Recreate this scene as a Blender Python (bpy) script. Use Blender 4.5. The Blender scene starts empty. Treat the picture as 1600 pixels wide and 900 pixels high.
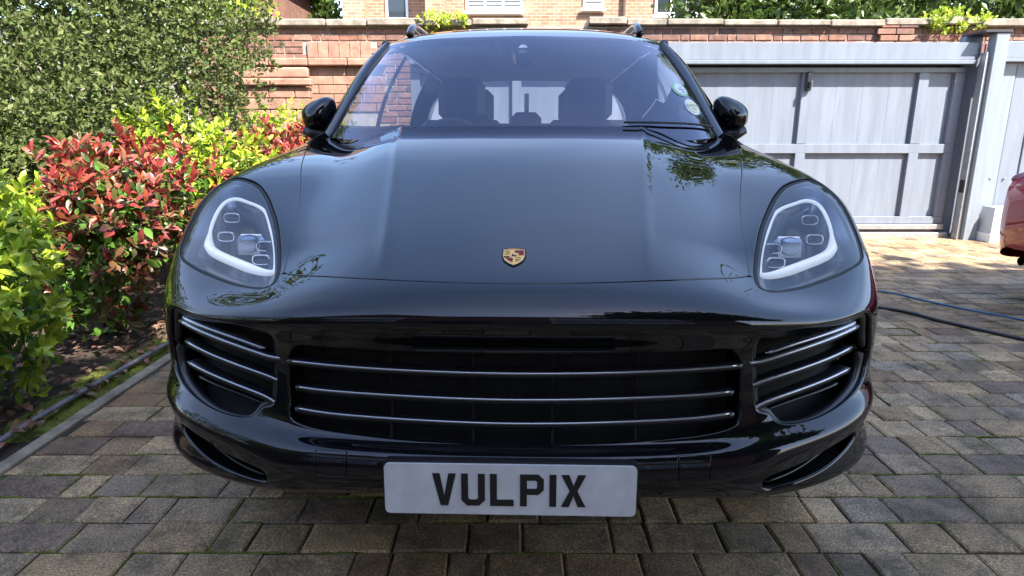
import bpy, bmesh, math, random
import numpy as np
from mathutils import Vector, Matrix
from mathutils.geometry import delaunay_2d_cdt, tessellate_polygon
rnd = random.Random(11)
rng = np.random.default_rng(5)
scene = bpy.context.scene
COL = scene.collection

# ------------------------------------------------------------------ camera, sky, sun, exposure
cam_data = bpy.data.cameras.new('camera'); cam = bpy.data.objects.new('camera', cam_data); COL.objects.link(cam)
cam_data.sensor_width = 36.0; cam_data.lens = 22.5; cam_data.clip_end = 500; cam_data.clip_start = .05
cam.location = (0, 0, 1.17); cam.rotation_euler = (math.radians(90 - 13.7), 0, 0)
scene.camera = cam
SUN_EL, SUN_AZ = math.radians(50), math.radians(180 - 40)      # azimuth from +Y towards +X
sun_dir = Vector((math.cos(SUN_EL) * math.sin(SUN_AZ), math.cos(SUN_EL) * math.cos(SUN_AZ), math.sin(SUN_EL)))
world = bpy.data.worlds.new('World'); scene.world = world; world.use_nodes = True
wn = world.node_tree.nodes; wl = world.node_tree.links
sky = wn.new('ShaderNodeTexSky'); sky.sky_type = 'NISHITA'; sky.sun_disc = False
sky.sun_elevation = SUN_EL; sky.sun_rotation = SUN_AZ; sky.air_density = 1.15; sky.dust_density = .7; sky.ozone_density = 3.0
wn['Background'].inputs['Strength'].default_value = .15
# thin broken high cloud over the whole dome, laid out on a flat layer overhead
tc = wn.new('ShaderNodeTexCoord'); sep = wn.new('ShaderNodeSeparateXYZ'); wl.new(tc.outputs['Generated'], sep.inputs[0])
zc = wn.new('ShaderNodeMath'); zc.operation = 'MAXIMUM'; wl.new(sep.outputs[2], zc.inputs[0]); zc.inputs[1].default_value = .06
dv = []
for k in (0, 1):
    d_ = wn.new('ShaderNodeMath'); d_.operation = 'DIVIDE'; wl.new(sep.outputs[k], d_.inputs[0]); wl.new(zc.outputs[0], d_.inputs[1]); dv.append(d_)
cmb = wn.new('ShaderNodeCombineXYZ'); wl.new(dv[0].outputs[0], cmb.inputs[0]); wl.new(dv[1].outputs[0], cmb.inputs[1])
cn_ = wn.new('ShaderNodeTexNoise'); cn_.inputs['Scale'].default_value = .38; cn_.inputs['Detail'].default_value = 3; cn_.inputs['Roughness'].default_value = .5; cn_.inputs['Distortion'].default_value = .4; wl.new(cmb.outputs[0], cn_.inputs['Vector'])
cr_ = wn.new('ShaderNodeValToRGB'); cr_.color_ramp.elements[0].position = .42; cr_.color_ramp.elements[0].color = (0, 0, 0, 1); cr_.color_ramp.elements[1].position = .68; cr_.color_ramp.elements[1].color = (.14, .14, .14, 1); wl.new(cn_.outputs[0], cr_.inputs[0])
cm_ = wn.new('ShaderNodeMix'); cm_.data_type = 'RGBA'; wl.new(cr_.outputs[0], cm_.inputs[0]); wl.new(sky.outputs[0], cm_.inputs[6]); cm_.inputs[7].default_value = (9.5, 11, 14.5, 1)
wb = wn.new('ShaderNodeMix'); wb.data_type = 'RGBA'; wb.blend_type = 'MULTIPLY'; wb.inputs[0].default_value = 1; wb.inputs[7].default_value = (1.05, .985, 1.0, 1)   # camera white balance
wl.new(cm_.outputs[2], wb.inputs[6]); wl.new(wb.outputs[2], wn['Background'].inputs['Color'])
sun_data = bpy.data.lights.new('sun', 'SUN'); sun = bpy.data.objects.new('sun', sun_data); COL.objects.link(sun)
sun_data.energy = 5.0; sun_data.angle = math.radians(.55); sun_data.color = (1, .95, .87)
sun.rotation_euler = sun_dir.to_track_quat('Z', 'Y').to_euler()
vs = scene.view_settings
vs.view_transform = 'Standard'; vs.look = 'None'; vs.gamma = 1; vs.use_curve_mapping = False; vs.exposure = 1.85
scene.render.engine = 'CYCLES'
scene.cycles.max_bounces = 10; scene.cycles.transparent_max_bounces = 12

# ------------------------------------------------------------------ helpers
def tag(o, label=None, cat=None, group=None, kind=None):
    if label: o['label'] = label
    if cat: o['category'] = cat
    if group: o['group'] = group
    if kind: o['kind'] = kind
    return o
def thing(name, label, cat, loc=(0, 0, 0), rz=0., group=None):
    o = bpy.data.objects.new(name, None); COL.objects.link(o); o.empty_display_size = .1
    o.location = loc; o.rotation_euler = (0, 0, rz)
    return tag(o, label, cat, group)
def link(name, me, parent=None, kind=None):
    o = bpy.data.objects.new(name, me); COL.objects.link(o)
    if parent: o.parent = parent
    if kind: o['kind'] = kind
    return o
def mesh(name, V, F, m, normals=None, smooth=False):
    me = bpy.data.meshes.new(name); me.from_pydata([tuple(map(float, v)) for v in V], [], [tuple(map(int, f)) for f in F])
    if m: me.materials.append(m)
    if smooth or normals is not None: me.polygons.foreach_set('use_smooth', [True] * len(me.polygons))
    me.validate(); me.update()
    if normals is not None and len(me.vertices) == len(normals): me.normals_split_custom_set_from_vertices([tuple(map(float, n)) for n in normals])
    return me
def obj(name, VF, m, parent=None, kind=None, smooth=False, normals=None):
    return link(name, mesh(name, VF[0], VF[1], m, normals, smooth), parent, kind)
def merge(*parts):
    V = []; F = []
    for v, f in parts:
        o = len(V); V += [tuple(p) for p in v]; F += [tuple(i + o for i in q) for q in f]
    return V, F
def xf(VF, M): return [tuple(M @ Vector(p)) for p in VF[0]], VF[1]
def box(x0, x1, y0, y1, z0, z1):
    return ([(x0, y0, z0), (x1, y0, z0), (x1, y1, z0), (x0, y1, z0), (x0, y0, z1), (x1, y0, z1), (x1, y1, z1), (x0, y1, z1)],
            [(0, 3, 2, 1), (4, 5, 6, 7), (0, 1, 5, 4), (1, 2, 6, 5), (2, 3, 7, 6), (3, 0, 4, 7)])
def cbox(x0, x1, y0, y1, z0, z1, b):
    """box with all edges chamfered by b"""
    bm = bmesh.new(); V, F = box(x0, x1, y0, y1, z0, z1)
    vv = [bm.verts.new(v) for v in V]; [bm.faces.new([vv[i] for i in f]) for f in F]
    bmesh.ops.bevel(bm, geom=bm.edges[:], offset=b, segments=1, affect='EDGES', profile=.5)
    return bm_out(bm)
def bm_out(bm):
    bm.verts.index_update(); V = [tuple(v.co) for v in bm.verts]; F = [tuple(v.index for v in f.verts) for f in bm.faces]; bm.free(); return V, F
def prism(pts, d0, d1, axis='y'):
    """extrude a 2-D outline; axis y: pts are (x,z), axis z: (x,y), axis x: (y,z)"""
    def P(p, d): return {'y': (p[0], d, p[1]), 'z': (p[0], p[1], d), 'x': (d, p[0], p[1])}[axis]
    n = len(pts); V = [P(p, d0) for p in pts] + [P(p, d1) for p in pts]
    tr = tessellate_polygon([[Vector((p[0], p[1], 0)) for p in pts]])
    F = [tuple(t) for t in tr] + [tuple(i + n for i in reversed(t)) for t in tr]
    F += [(i, (i + 1) % n, n + (i + 1) % n, n + i) for i in range(n)]
    bm = bmesh.new(); vv = [bm.verts.new(v) for v in V]
    for f in F:
        try: bm.faces.new([vv[i] for i in f])
        except ValueError: pass
    bmesh.ops.recalc_face_normals(bm, faces=bm.faces[:]); return bm_out(bm)
def tube(pts, r, n=8, cap=True, sx=1., up=None):
    P = [Vector(p) for p in pts]; V = []; F = []; rr = r if hasattr(r, '__len__') else [r] * len(P)
    prev = None
    for i, p in enumerate(P):
        t = (P[min(i + 1, len(P) - 1)] - P[max(i - 1, 0)]).normalized()
        a = Vector(up) if up else Vector((0, 0, 1))
        if abs(t.dot(a)) > .95: a = Vector((1, 0, 0)) if prev is None else prev
        b = t.cross(a).normalized(); c = b.cross(t).normalized(); prev = a
        for k in range(n):
            q = 2 * math.pi * k / n; V.append(tuple(p + (b * math.cos(q) * sx + c * math.sin(q)) * rr[i]))
    for i in range(len(P) - 1):
        for k in range(n): F.append((i * n + k, i * n + (k + 1) % n, (i + 1) * n + (k + 1) % n, (i + 1) * n + k))
    if cap: F.append(tuple(range(n - 1, -1, -1))); F.append(tuple(range((len(P) - 1) * n, len(P) * n)))
    return V, F
def lathe(prof, n=32, axis='x'):
    V = []; F = []
    for r, h in prof:
        for k in range(n):
            a = 2 * math.pi * k / n; c, s = r * math.cos(a), r * math.sin(a)
            V.append({'x': (h, c, s), 'y': (c, h, s), 'z': (c, s, h)}[axis])
    for i in range(len(prof) - 1):
        for k in range(n): F.append((i * n + k, i * n + (k + 1) % n, (i + 1) * n + (k + 1) % n, (i + 1) * n + k))
    return V, F
def ball(c, r, n=12, m=8):
    V = []; F = []; r = (r, r, r) if not hasattr(r, '__len__') else r
    for j in range(m + 1):
        t = math.pi * j / m
        for k in range(n):
            a = 2 * math.pi * k / n; V.append((c[0] + r[0] * math.sin(t) * math.cos(a), c[1] + r[1] * math.sin(t) * math.sin(a), c[2] + r[2] * math.cos(t)))
    for j in range(m):
        for k in range(n): F.append((j * n + k, (j + 1) * n + k, (j + 1) * n + (k + 1) % n, j * n + (k + 1) % n))
    return V, F
def copy_of(o, parent, loc=None, rot=None, scale=None):
    c = o.copy(); COL.objects.link(c); c.parent = parent
    if loc is not None: c.location = loc
    if rot is not None: c.rotation_euler = rot
    if scale is not None: c.scale = scale
    return c
def crom(pts, n=6, closed=False):
    """Catmull-Rom resample"""
    P = [np.array(p, float) for p in pts]; m = len(P); out = []
    for i in range(m if closed else m - 1):
        g = (lambda k: P[k % m]) if closed else (lambda k: P[max(0, min(m - 1, k))])
        a, b, c, d = g(i - 1), g(i), g(i + 1), g(i + 2)
        for j in range(n):
            t = j / n; out.append(.5 * (2 * b + (c - a) * t + (2 * a - 5 * b + 4 * c - d) * t * t + (3 * b - a - 3 * c + d) * t ** 3))
    if not closed: out.append(P[-1])
    return [tuple(o) for o in out]

# ------------------------------------------------------------------ materials
def new_mat(name):
    m = bpy.data.materials.new(name); m.use_nodes = True
    return m, m.node_tree.nodes, m.node_tree.links, m.node_tree.nodes['Principled BSDF']
def noise(n, l, scale, detail=4, rough=.6, coord='Object'):
    t = n.new('ShaderNodeTexNoise'); t.inputs['Scale'].default_value = scale; t.inputs['Detail'].default_value = detail; t.inputs['Roughness'].default_value = rough
    tc = n.new('ShaderNodeTexCoord'); l.new(tc.outputs[coord], t.inputs['Vector']); return t
def ramp_node(n, l, fac, stops):
    r = n.new('ShaderNodeValToRGB'); e = r.color_ramp.elements
    while len(e) < len(stops): e.new(.5)
    for i, (p, c) in enumerate(stops): e[i].position = p; e[i].color = (*c, 1) if len(c) == 3 else c
    l.new(fac, r.inputs[0]); return r
def mixc(n, l, fac, a, b, mode='MIX'):
    x = n.new('ShaderNodeMix'); x.data_type = 'RGBA'; x.blend_type = mode
    for s, v in ((x.inputs[0], fac), (x.inputs[6], a), (x.inputs[7], b)):
        if hasattr(v, 'default_value') or hasattr(v, 'is_linked'): l.new(v, s)
        elif hasattr(v, '__len__'): s.default_value = (*v, 1)
        else: s.default_value = v
    return x.outputs[2]
def bump(n, l, h, strength, dist, b):
    x = n.new('ShaderNodeBump'); x.inputs['Strength'].default_value = strength; x.inputs['Distance'].default_value = dist
    l.new(h, x.inputs['Height']); l.new(x.outputs[0], b.inputs['Normal']); return x
def simple(name, col, rough=.5, metal=0., coat=0., var=0., vscale=6., bmp=0., bscale=60., spec=.5):
    m, n, l, b = new_mat(name)
    b.inputs['Base Color'].default_value = (*col, 1); b.inputs['Roughness'].default_value = rough; b.inputs['Metallic'].default_value = metal
    b.inputs['Coat Weight'].default_value = coat; b.inputs['Coat Roughness'].default_value = .015; b.inputs['Specular IOR Level'].default_value = spec
    if var:
        t = noise(n, l, vscale); r = ramp_node(n, l, t.outputs[0], [(.3, [c * (1 - var) for c in col]), (.7, [min(1, c * (1 + var)) for c in col])])
        l.new(r.outputs[0], b.inputs['Base Color'])
    if bmp: bump(n, l, noise(n, l, bscale).outputs[0], bmp, .01, b)
    return m
def island_or_object(n, isl):
    if isl: return n.new('ShaderNodeNewGeometry').outputs['Random Per Island']
    return n.new('ShaderNodeObjectInfo').outputs['Random']
def paver_mat(name, isl):
    m, n, l, b = new_mat(name)
    r = ramp_node(n, l, island_or_object(n, isl), [(0, (.14, .08, .045)), (.15, (.33, .22, .105)), (.3, (.20, .14, .08)), (.45, (.45, .315, .165)), (.6, (.24, .17, .10)), (.75, (.40, .295, .165)), (.88, (.17, .11, .07)), (1, (.31, .24, .16))])
    t1 = noise(n, l, 7, 6, .7, 'Object' if isl else 'Object')
    if not isl:
        g = n.new('ShaderNodeNewGeometry'); l.new(g.outputs['Position'], t1.inputs['Vector'])
    c1 = mixc(n, l, .9, r.outputs[0], ramp_node(n, l, t1.outputs[0], [(.3, (.30, .29, .27)), (.5, (1, 1, 1)), (.72, (1.45, 1.4, 1.3))]).outputs[0], 'MULTIPLY')
    t2 = noise(n, l, 160, 3, .7); g2 = n.new('ShaderNodeNewGeometry'); l.new(g2.outputs['Position'], t2.inputs['Vector'])
    c2 = mixc(n, l, .75, c1, ramp_node(n, l, t2.outputs[0], [(.36, (.32, .32, .32)), (.52, (1, 1, 1)), (.66, (2.4, 2.25, 2.0))]).outputs[0], 'MULTIPLY')
    t3 = noise(n, l, 3.1, 8, .75); l.new(g2.outputs['Position'], t3.inputs['Vector'])
    c3 = mixc(n, l, ramp_node(n, l, t3.outputs[0], [(.50, (0, 0, 0)), (.66, (.75, .75, .75))]).outputs[0], c2, (.060, .056, .032))
    l.new(c3, b.inputs['Base Color'])
    rr = ramp_node(n, l, t3.outputs[0], [(.3, (.5, .5, .5)), (.6, (.85, .85, .85))]); l.new(rr.outputs[0], b.inputs['Roughness'])
    mx = n.new('ShaderNodeMath'); mx.operation = 'MULTIPLY_ADD'; l.new(t2.outputs[0], mx.inputs[0]); mx.inputs[1].default_value = .35; l.new(t1.outputs[0], mx.inputs[2])
    bump(n, l, mx.outputs[0], .7, .008, b); return m
def brick_mat(name, isl, pale=1.):
    m, n, l, b = new_mat(name); p = pale
    r = ramp_node(n, l, island_or_object(n, isl), [(0, (.33 * p, .14 * p, .09 * p)), (.3, (.42 * p, .23 * p, .16 * p)), (.5, (.27 * p, .14 * p, .11 * p)), (.7, (.46 * p, .27 * p, .19 * p)), (.88, (.37 * p, .17 * p, .11 * p)), (1, (.17 * p, .11 * p, .10 * p))])
    g = n.new('ShaderNodeNewGeometry'); t = noise(n, l, 14, 6, .7); l.new(g.outputs['Position'], t.inputs['Vector'])
    c = mixc(n, l, .8, r.outputs[0], ramp_node(n, l, t.outputs[0], [(.3, (.45, .42, .4)), (.55, (1, 1, 1)), (.75, (1.4, 1.35, 1.3))]).outputs[0], 'MULTIPLY')
    t2 = noise(n, l, 1.7, 5, .75); l.new(g.outputs['Position'], t2.inputs['Vector'])
    c = mixc(n, l, ramp_node(n, l, t2.outputs[0], [(.58, (0, 0, 0)), (.75, (.6, .6, .6))]).outputs[0], c, (.10, .085, .075))
    l.new(c, b.inputs['Base Color']); b.inputs['Roughness'].default_value = .9; bump(n, l, t.outputs[0], .6, .01, b); return m
def brick_tex(name, c1, c2, mortar, sc=1.):
    """far brickwork, bricks too small to pick apart"""
    m, n, l, b = new_mat(name); tc = n.new('ShaderNodeTexCoord'); sx = n.new('ShaderNodeSeparateXYZ'); cb = n.new('ShaderNodeCombineXYZ')
    l.new(tc.outputs['Object'], sx.inputs[0]); ad = n.new('ShaderNodeMath'); l.new(sx.outputs[0], ad.inputs[0]); l.new(sx.outputs[1], ad.inputs[1])
    l.new(ad.outputs[0], cb.inputs[0]); l.new(sx.outputs[2], cb.inputs[1])
    t = n.new('ShaderNodeTexBrick'); l.new(cb.outputs[0], t.inputs['Vector']); t.inputs['Scale'].default_value = 1
    t.inputs['Brick Width'].default_value = .225 * sc; t.inputs['Row Height'].default_value = .075 * sc; t.inputs['Mortar Size'].default_value = .008 * sc; t.inputs['Mortar Smooth'].default_value = .3
    t.inputs['Color1'].default_value = (*c1, 1); t.inputs['Color2'].default_value = (*c2, 1); t.inputs['Mortar'].default_value = (*mortar, 1); t.inputs['Bias'].default_value = -.1
    nn = noise(n, l, 3.5, 6, .7)
    c = mixc(n, l, .7, t.outputs[0], ramp_node(n, l, nn.outputs[0], [(.3, (.6, .57, .55)), (.7, (1.25, 1.2, 1.15))]).outputs[0], 'MULTIPLY')
    l.new(c, b.inputs['Base Color']); b.inputs['Roughness'].default_value = .9
    bump(n, l, t.outputs['Fac'], -.5, .01, b); return m
def leaf_mat(name, stops, isl=True, transl=.28, rough=.38, pos_scale=1.2, dark=.75):
    m, n, l, b = new_mat(name)
    r = ramp_node(n, l, island_or_object(n, isl), stops)
    g = n.new('ShaderNodeNewGeometry'); t = noise(n, l, pos_scale, 3); l.new(g.outputs['Position'], t.inputs['Vector'])
    c = mixc(n, l, .6, r.outputs[0], ramp_node(n, l, t.outputs[0], [(.3, (dark, dark, dark)), (.7, (1.2, 1.2, 1.2))]).outputs[0], 'MULTIPLY')
    l.new(c, b.inputs['Base Color']); b.inputs['Roughness'].default_value = rough
    tr = n.new('ShaderNodeBsdfTranslucent'); l.new(c, tr.inputs[0]); mx = n.new('ShaderNodeMixShader'); mx.inputs[0].default_value = transl
    l.new(b.outputs[0], mx.inputs[1]); l.new(tr.outputs[0], mx.inputs[2]); l.new(mx.outputs[0], n['Material Output'].inputs[0]); return m
def glass_mat(name, tint, ior=1.5, rough=0., gcol=(1, 1, 1)):
    m, n, l, b = new_mat(name); n.remove(b)
    tr = n.new('ShaderNodeBsdfTransparent'); tr.inputs[0].default_value = (*tint, 1); gl = n.new('ShaderNodeBsdfGlossy'); gl.inputs[0].default_value = (*gcol, 1); gl.inputs['Roughness'].default_value = rough
    fr = n.new('ShaderNodeFresnel'); fr.inputs[0].default_value = ior; mx = n.new('ShaderNodeMixShader')
    l.new(fr.outputs[0], mx.inputs[0]); l.new(tr.outputs[0], mx.inputs[1]); l.new(gl.outputs[0], mx.inputs[2]); l.new(mx.outputs[0], n['Material Output'].inputs[0]); return m

M = dict(
 paint=simple('black_paint', (.0035, .0035, .005), .4, 0, 1.0, spec=.0),
 plastic=simple('satin_black_plastic', (.016, .016, .018), .38, bmp=.05, bscale=900),
 blade=simple('satin_blade', (.010, .010, .012), .34),
 gloss=simple('gloss_black', (.006, .006, .007), .08),
 void=simple('grille_mesh', (.004, .004, .004), .8),
 rubber=simple('rubber', (.012, .012, .012), .7),
 tyre=simple('tyre', (.018, .018, .018), .8, bmp=.2),
 alloy=simple('alloy', (.35, .35, .37), .3, 1.),
 chrome=simple('chrome', (.75, .76, .78), .12, 1.),
 silver=simple('lamp_silver', (.30, .32, .36), .22, 1.),
 lampblack=simple('lamp_inner', (.15, .165, .19), .22, .8),
 drl=simple('light_guide', (.92, .94, .97), .2),
 plate=simple('plate_white', (.62, .62, .62), .28, var=.12, vscale=16),
 ink=simple('plate_ink', (.012, .012, .012), .4),
 gold=simple('crest_gold', (.85, .50, .16), .55, 0., spec=.15), crest_red=simple('crest_red', (.45, .02, .04), .55, spec=.15), crest_black=simple('crest_black', (.012, .012, .02), .55, spec=.15),
 cabin=simple('cabin_trim', (.10, .10, .11), .7, var=.2), seat=simple('seat_leather', (.03, .03, .034), .5), liner=simple('headliner', (.5, .5, .52), .9),
 gate=simple('gate_paint', (.175, .20, .24), .42, var=.13, vscale=2.5, bmp=.08, bscale=25),
 gate_dark=simple('gate_shadow_gap', (.03, .03, .035), .6), galv=simple('galvanised', (.42, .43, .44), .38, .7, var=.15, vscale=20),
 post=simple('post_paint', (.21, .24, .27), .4, var=.1, vscale=5), box=simple('operator_box', (.46, .47, .48), .5, var=.06),
 stone=simple('sandstone', (.33, .18, .125), .9, var=.35, vscale=7, bmp=.5, bscale=30), coping=simple('coping_stone', (.27, .23, .18), .95, var=.4, vscale=9, bmp=.6, bscale=25),
 edging=simple('edging_stone', (.27, .235, .17), .9, var=.4, vscale=12, bmp=.5, bscale=40),
 mortar=simple('mortar', (.38, .33, .28), .95, var=.25, vscale=5, bmp=.3),
 white=simple('white_frame', (.75, .75, .74), .4), blind=simple('window_blind', (.42, .44, .43), .7), wood=simple('bark', (.10, .075, .05), .9, var=.4, bmp=.6),
 red=simple('red_paint', (.32, .001, .012), .4, 0., 1., spec=.1), tail=simple('tail_light', (.22, .01, .01), .1, 0, 1.),
 hose=simple('black_hose', (.02, .02, .022), .45), blue=simple('blue_cable', (.03, .14, .27), .45), pipe=simple('grey_pipe', (.17, .17, .19), .4, var=.2, vscale=14),
 roof=simple('roof_tiles', (.12, .07, .055), .9, var=.3, vscale=8, bmp=.5), winglass=simple('dark_window', (.03, .04, .05), .04),
 sticker_w=simple('sticker_white', (.68, .70, .72), .5), sticker_g=simple('sticker_green', (.30, .52, .34), .5), sticker_y=simple('sticker_cream', (.72, .70, .45), .5), sticker_ink=simple('sticker_ink', (.16, .16, .22), .5),
 lead=simple('grey_lead', (.30, .30, .31), .6),
)
M['glass'] = glass_mat('windscreen_glass', (.74, .77, .84), 2.0, gcol=(.86, .86, 1.))
M['paint'].node_tree.nodes['Principled BSDF'].inputs['Coat IOR'].default_value = 1.55
M['side_glass'] = glass_mat('side_glass', (.75, .78, .78), 1.5)
M['lens'] = glass_mat('lamp_lens', (.94, .96, .98), 1.48)
M['drl'].node_tree.nodes['Principled BSDF'].inputs['Emission Color'].default_value = (.9, .95, 1, 1); M['drl'].node_tree.nodes['Principled BSDF'].inputs['Emission Strength'].default_value = .12
for k_ in ('gate', 'post'):      # rain streaks running down the paint
    nt = M[k_].node_tree; mp = nt.nodes.new('ShaderNodeMapping'); mp.inputs['Scale'].default_value = (5, 5, .5); tcn = nt.nodes.new('ShaderNodeTexCoord'); nt.links.new(tcn.outputs['Object'], mp.inputs[0])
    tn = [q for q in nt.nodes if q.type == 'TEX_NOISE'][0]; nt.links.new(mp.outputs[0], tn.inputs['Vector'])
M['pav'] = paver_mat('paver', False); M['pav_far'] = paver_mat('paver_far', True)
M['brick'] = brick_mat('brick', False, .7); M['brick_far'] = brick_mat('brick_joined', True, .7)
M['house'] = brick_tex('house_brick', (.46, .24, .15), (.35, .15, .09), (.48, .38, .30))
M['house_back'] = brick_tex('near_house_brick', (.26, .115, .08), (.17, .075, .06), (.26, .2, .16))
# ------------------------------------------------------------------ car body surface: a spline lattice in car space
# rows: bottom lip -> cowl ; columns: centre -> flank ; (x,y,z) car space, y rearwards
LAT=np.array([
[(0,.15,.355),(.2,.15,.354),(.4,.155,.348),(.52,.165,.342),(.65,.20,.346),(.80,.285,.35),(.895,.42,.36),(.93,.62,.37)],
[(0,.045,.402),(.2,.047,.401),(.4,.058,.395),(.52,.075,.388),(.66,.115,.39),(.815,.208,.398),(.918,.375,.405),(.945,.62,.42)],
[(0,.0,.45),(.2,.003,.45),(.4,.02,.45),(.525,.048,.45),(.66,.112,.45),(.812,.220,.458),(.918,.389,.462),(.962,.62,.47)],
[(0,.012,.508),(.2,.015,.508),(.4,.033,.508),(.53,.062,.508),(.660,.107,.512),(.816,.210,.520),(.928,.384,.524),(.97,.62,.53)],
[(0,.055,.528),(.2,.058,.529),(.4,.076,.532),(.52,.102,.545),(.65,.150,.555),(.805,.245,.565),(.925,.40,.57),(.975,.62,.58)],
[(0,.075,.62),(.2,.078,.62),(.4,.096,.62),(.515,.120,.625),(.65,.165,.63),(.805,.255,.64),(.932,.41,.645),(.98,.62,.65)],
[(0,.065,.72),(.2,.068,.72),(.4,.085,.72),(.52,.112,.718),(.65,.160,.715),(.805,.255,.715),(.936,.42,.715),(.982,.62,.715)],
[(0,.028,.792),(.2,.032,.792),(.4,.056,.788),(.53,.092,.782),(.66,.152,.775),(.81,.262,.768),(.935,.435,.772),(.98,.63,.78)],
[(0,.062,.838),(.2,.069,.838),(.4,.100,.831),(.53,.150,.819),(.65,.230,.814),(.79,.35,.825),(.935,.49,.838),(.978,.66,.84)],
[(0,.12,.865),(.2,.13,.865),(.4,.18,.861),(.54,.245,.857),(.655,.335,.872),(.795,.455,.888),(.950,.585,.892),(.986,.73,.865)],
[(0,.30,.918),(.2,.305,.918),(.4,.35,.918),(.525,.405,.920),(.64,.485,.938),(.785,.585,.965),(.938,.695,.978),(.984,.81,.925)],
[(0,.62,1.014),(.2,.625,1.014),(.4,.65,1.011),(.525,.68,1.007),(.64,.735,1.011),(.785,.785,1.028),(.912,.85,1.036),(.974,.92,.98)],
[(0,.97,1.119),(.2,.973,1.118),(.4,.985,1.112),(.53,1.0,1.102),(.65,1.03,1.093),(.795,1.06,1.086),(.918,1.10,1.07),(.978,1.15,1.01)],
[(0,1.29,1.190),(.2,1.295,1.189),(.4,1.315,1.183),(.54,1.345,1.173),(.66,1.40,1.160),(.805,1.46,1.146),(.925,1.52,1.122),(.983,1.56,1.05)],
[(0,1.60,1.238),(.2,1.605,1.237),(.4,1.62,1.232),(.55,1.64,1.224),(.67,1.67,1.215),(.81,1.71,1.188),(.93,1.75,1.162),(.986,1.78,1.08)],
],float)
NR,NC=LAT.shape[:2]
def nat(n):
    # natural cubic spline second-derivative operator for unit spacing
    A=np.zeros((n,n));B=np.zeros((n,n));A[0,0]=A[-1,-1]=1
    for i in range(1,n-1):
        A[i,i-1]=1;A[i,i]=4;A[i,i+1]=1;B[i,i-1]=6;B[i,i]=-12;B[i,i+1]=6
    return np.linalg.solve(A,B)
def weights(t,n,M):
    t=np.clip(t,0,n-1-1e-9);i=np.floor(t).astype(int);f=t-i;g=1-f
    W=np.zeros((len(t),n));r=np.arange(len(t))
    W[r,i]+=g;W[r,i+1]+=f
    return W+((g**3-g)/6)[:,None]*M[i]+((f**3-f)/6)[:,None]*M[i+1]
FULL=np.concatenate([LAT[:,:0:-1]*np.array([-1,1,1]),LAT],1)   # mirrored, 2*NC-1 columns
MV,MU=nat(NR),nat(2*NC-1)
def raw(u,v):
    u=np.asarray(u,float);v=np.asarray(v,float)
    Wu=weights(u+NC-1,2*NC-1,MU);Wv=weights(v,NR,MV)
    return np.einsum('ki,kj,ijc->kc',Wv,Wu,FULL)
def ramp(t,r): # smooth max(t,0)
    return .5*(t+np.sqrt(t*t+r*r))
def S(u,v):
    P=raw(u,v)
    x=np.abs(P[:,0]);y=P[:,1]
    fade=np.clip((y-.09)/.3,0,1);fade=fade*fade*(3-2*fade)
    xr=.262+.150*np.clip(y,0,1.5)
    # power-dome ridge: hood falls away outside, then lifts again towards the wing
    P[:,2]+=fade*(-.15*(ramp(x-xr,.004)-2*ramp(x-xr-.24,.05)+ramp(x-xr-.48,.05)) + .0030*np.exp(-((x-xr-.004)/.016)**2))
    P[:,2]+=fade*.0*x
    return P
def N(u,v,e=2e-3):
    u=np.asarray(u,float);v=np.asarray(v,float)
    v0=np.clip(v-e,0,NR-1);v1=np.clip(v+e,0,NR-1)
    u0=np.clip(u-e,-(NC-1),NC-1);u1=np.clip(u+e,-(NC-1),NC-1)
    n=np.cross(S(u1,v)-S(u0,v),S(u,v1)-S(u,v0))
    return n/np.linalg.norm(n,axis=1)[:,None]
# ------------------------------------------------------------------ ground, driveway, planting bed
m, n, l, b = new_mat('soil')
t = noise(n, l, 9, 8, .7); t2 = noise(n, l, 1.6, 4)
c = ramp_node(n, l, t.outputs[0], [(.3, (.018, .013, .009)), (.6, (.06, .042, .028)), (.8, (.12, .09, .06))]).outputs[0]
l.new(c, b.inputs['Base Color']); b.inputs['Roughness'].default_value = .95; bump(n, l, t.outputs[0], 1, .03, b); M['soil'] = m
m, n, l, b = new_mat('joint_moss')
g = n.new('ShaderNodeNewGeometry'); t = noise(n, l, 3.2, 6, .7); l.new(g.outputs['Position'], t.inputs['Vector'])
c = ramp_node(n, l, t.outputs[0], [(.35, (.03, .026, .02)), (.52, (.05, .045, .028)), (.58, (.10, .13, .02)), (.72, (.18, .22, .03))]).outputs[0]
l.new(c, b.inputs['Base Color']); b.inputs['Roughness'].default_value = .95
t = noise(n, l, 90, 4); bump(n, l, t.outputs[0], .8, .01, b); M['joint'] = m
M['moss'] = simple('moss', (.13, .15, .018), .95, var=.6, vscale=30, bmp=1., bscale=70)
M['grass'] = simple('rough_grass', (.06, .09, .025), .95, var=.4, vscale=2, bmp=.6, bscale=20)

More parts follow.
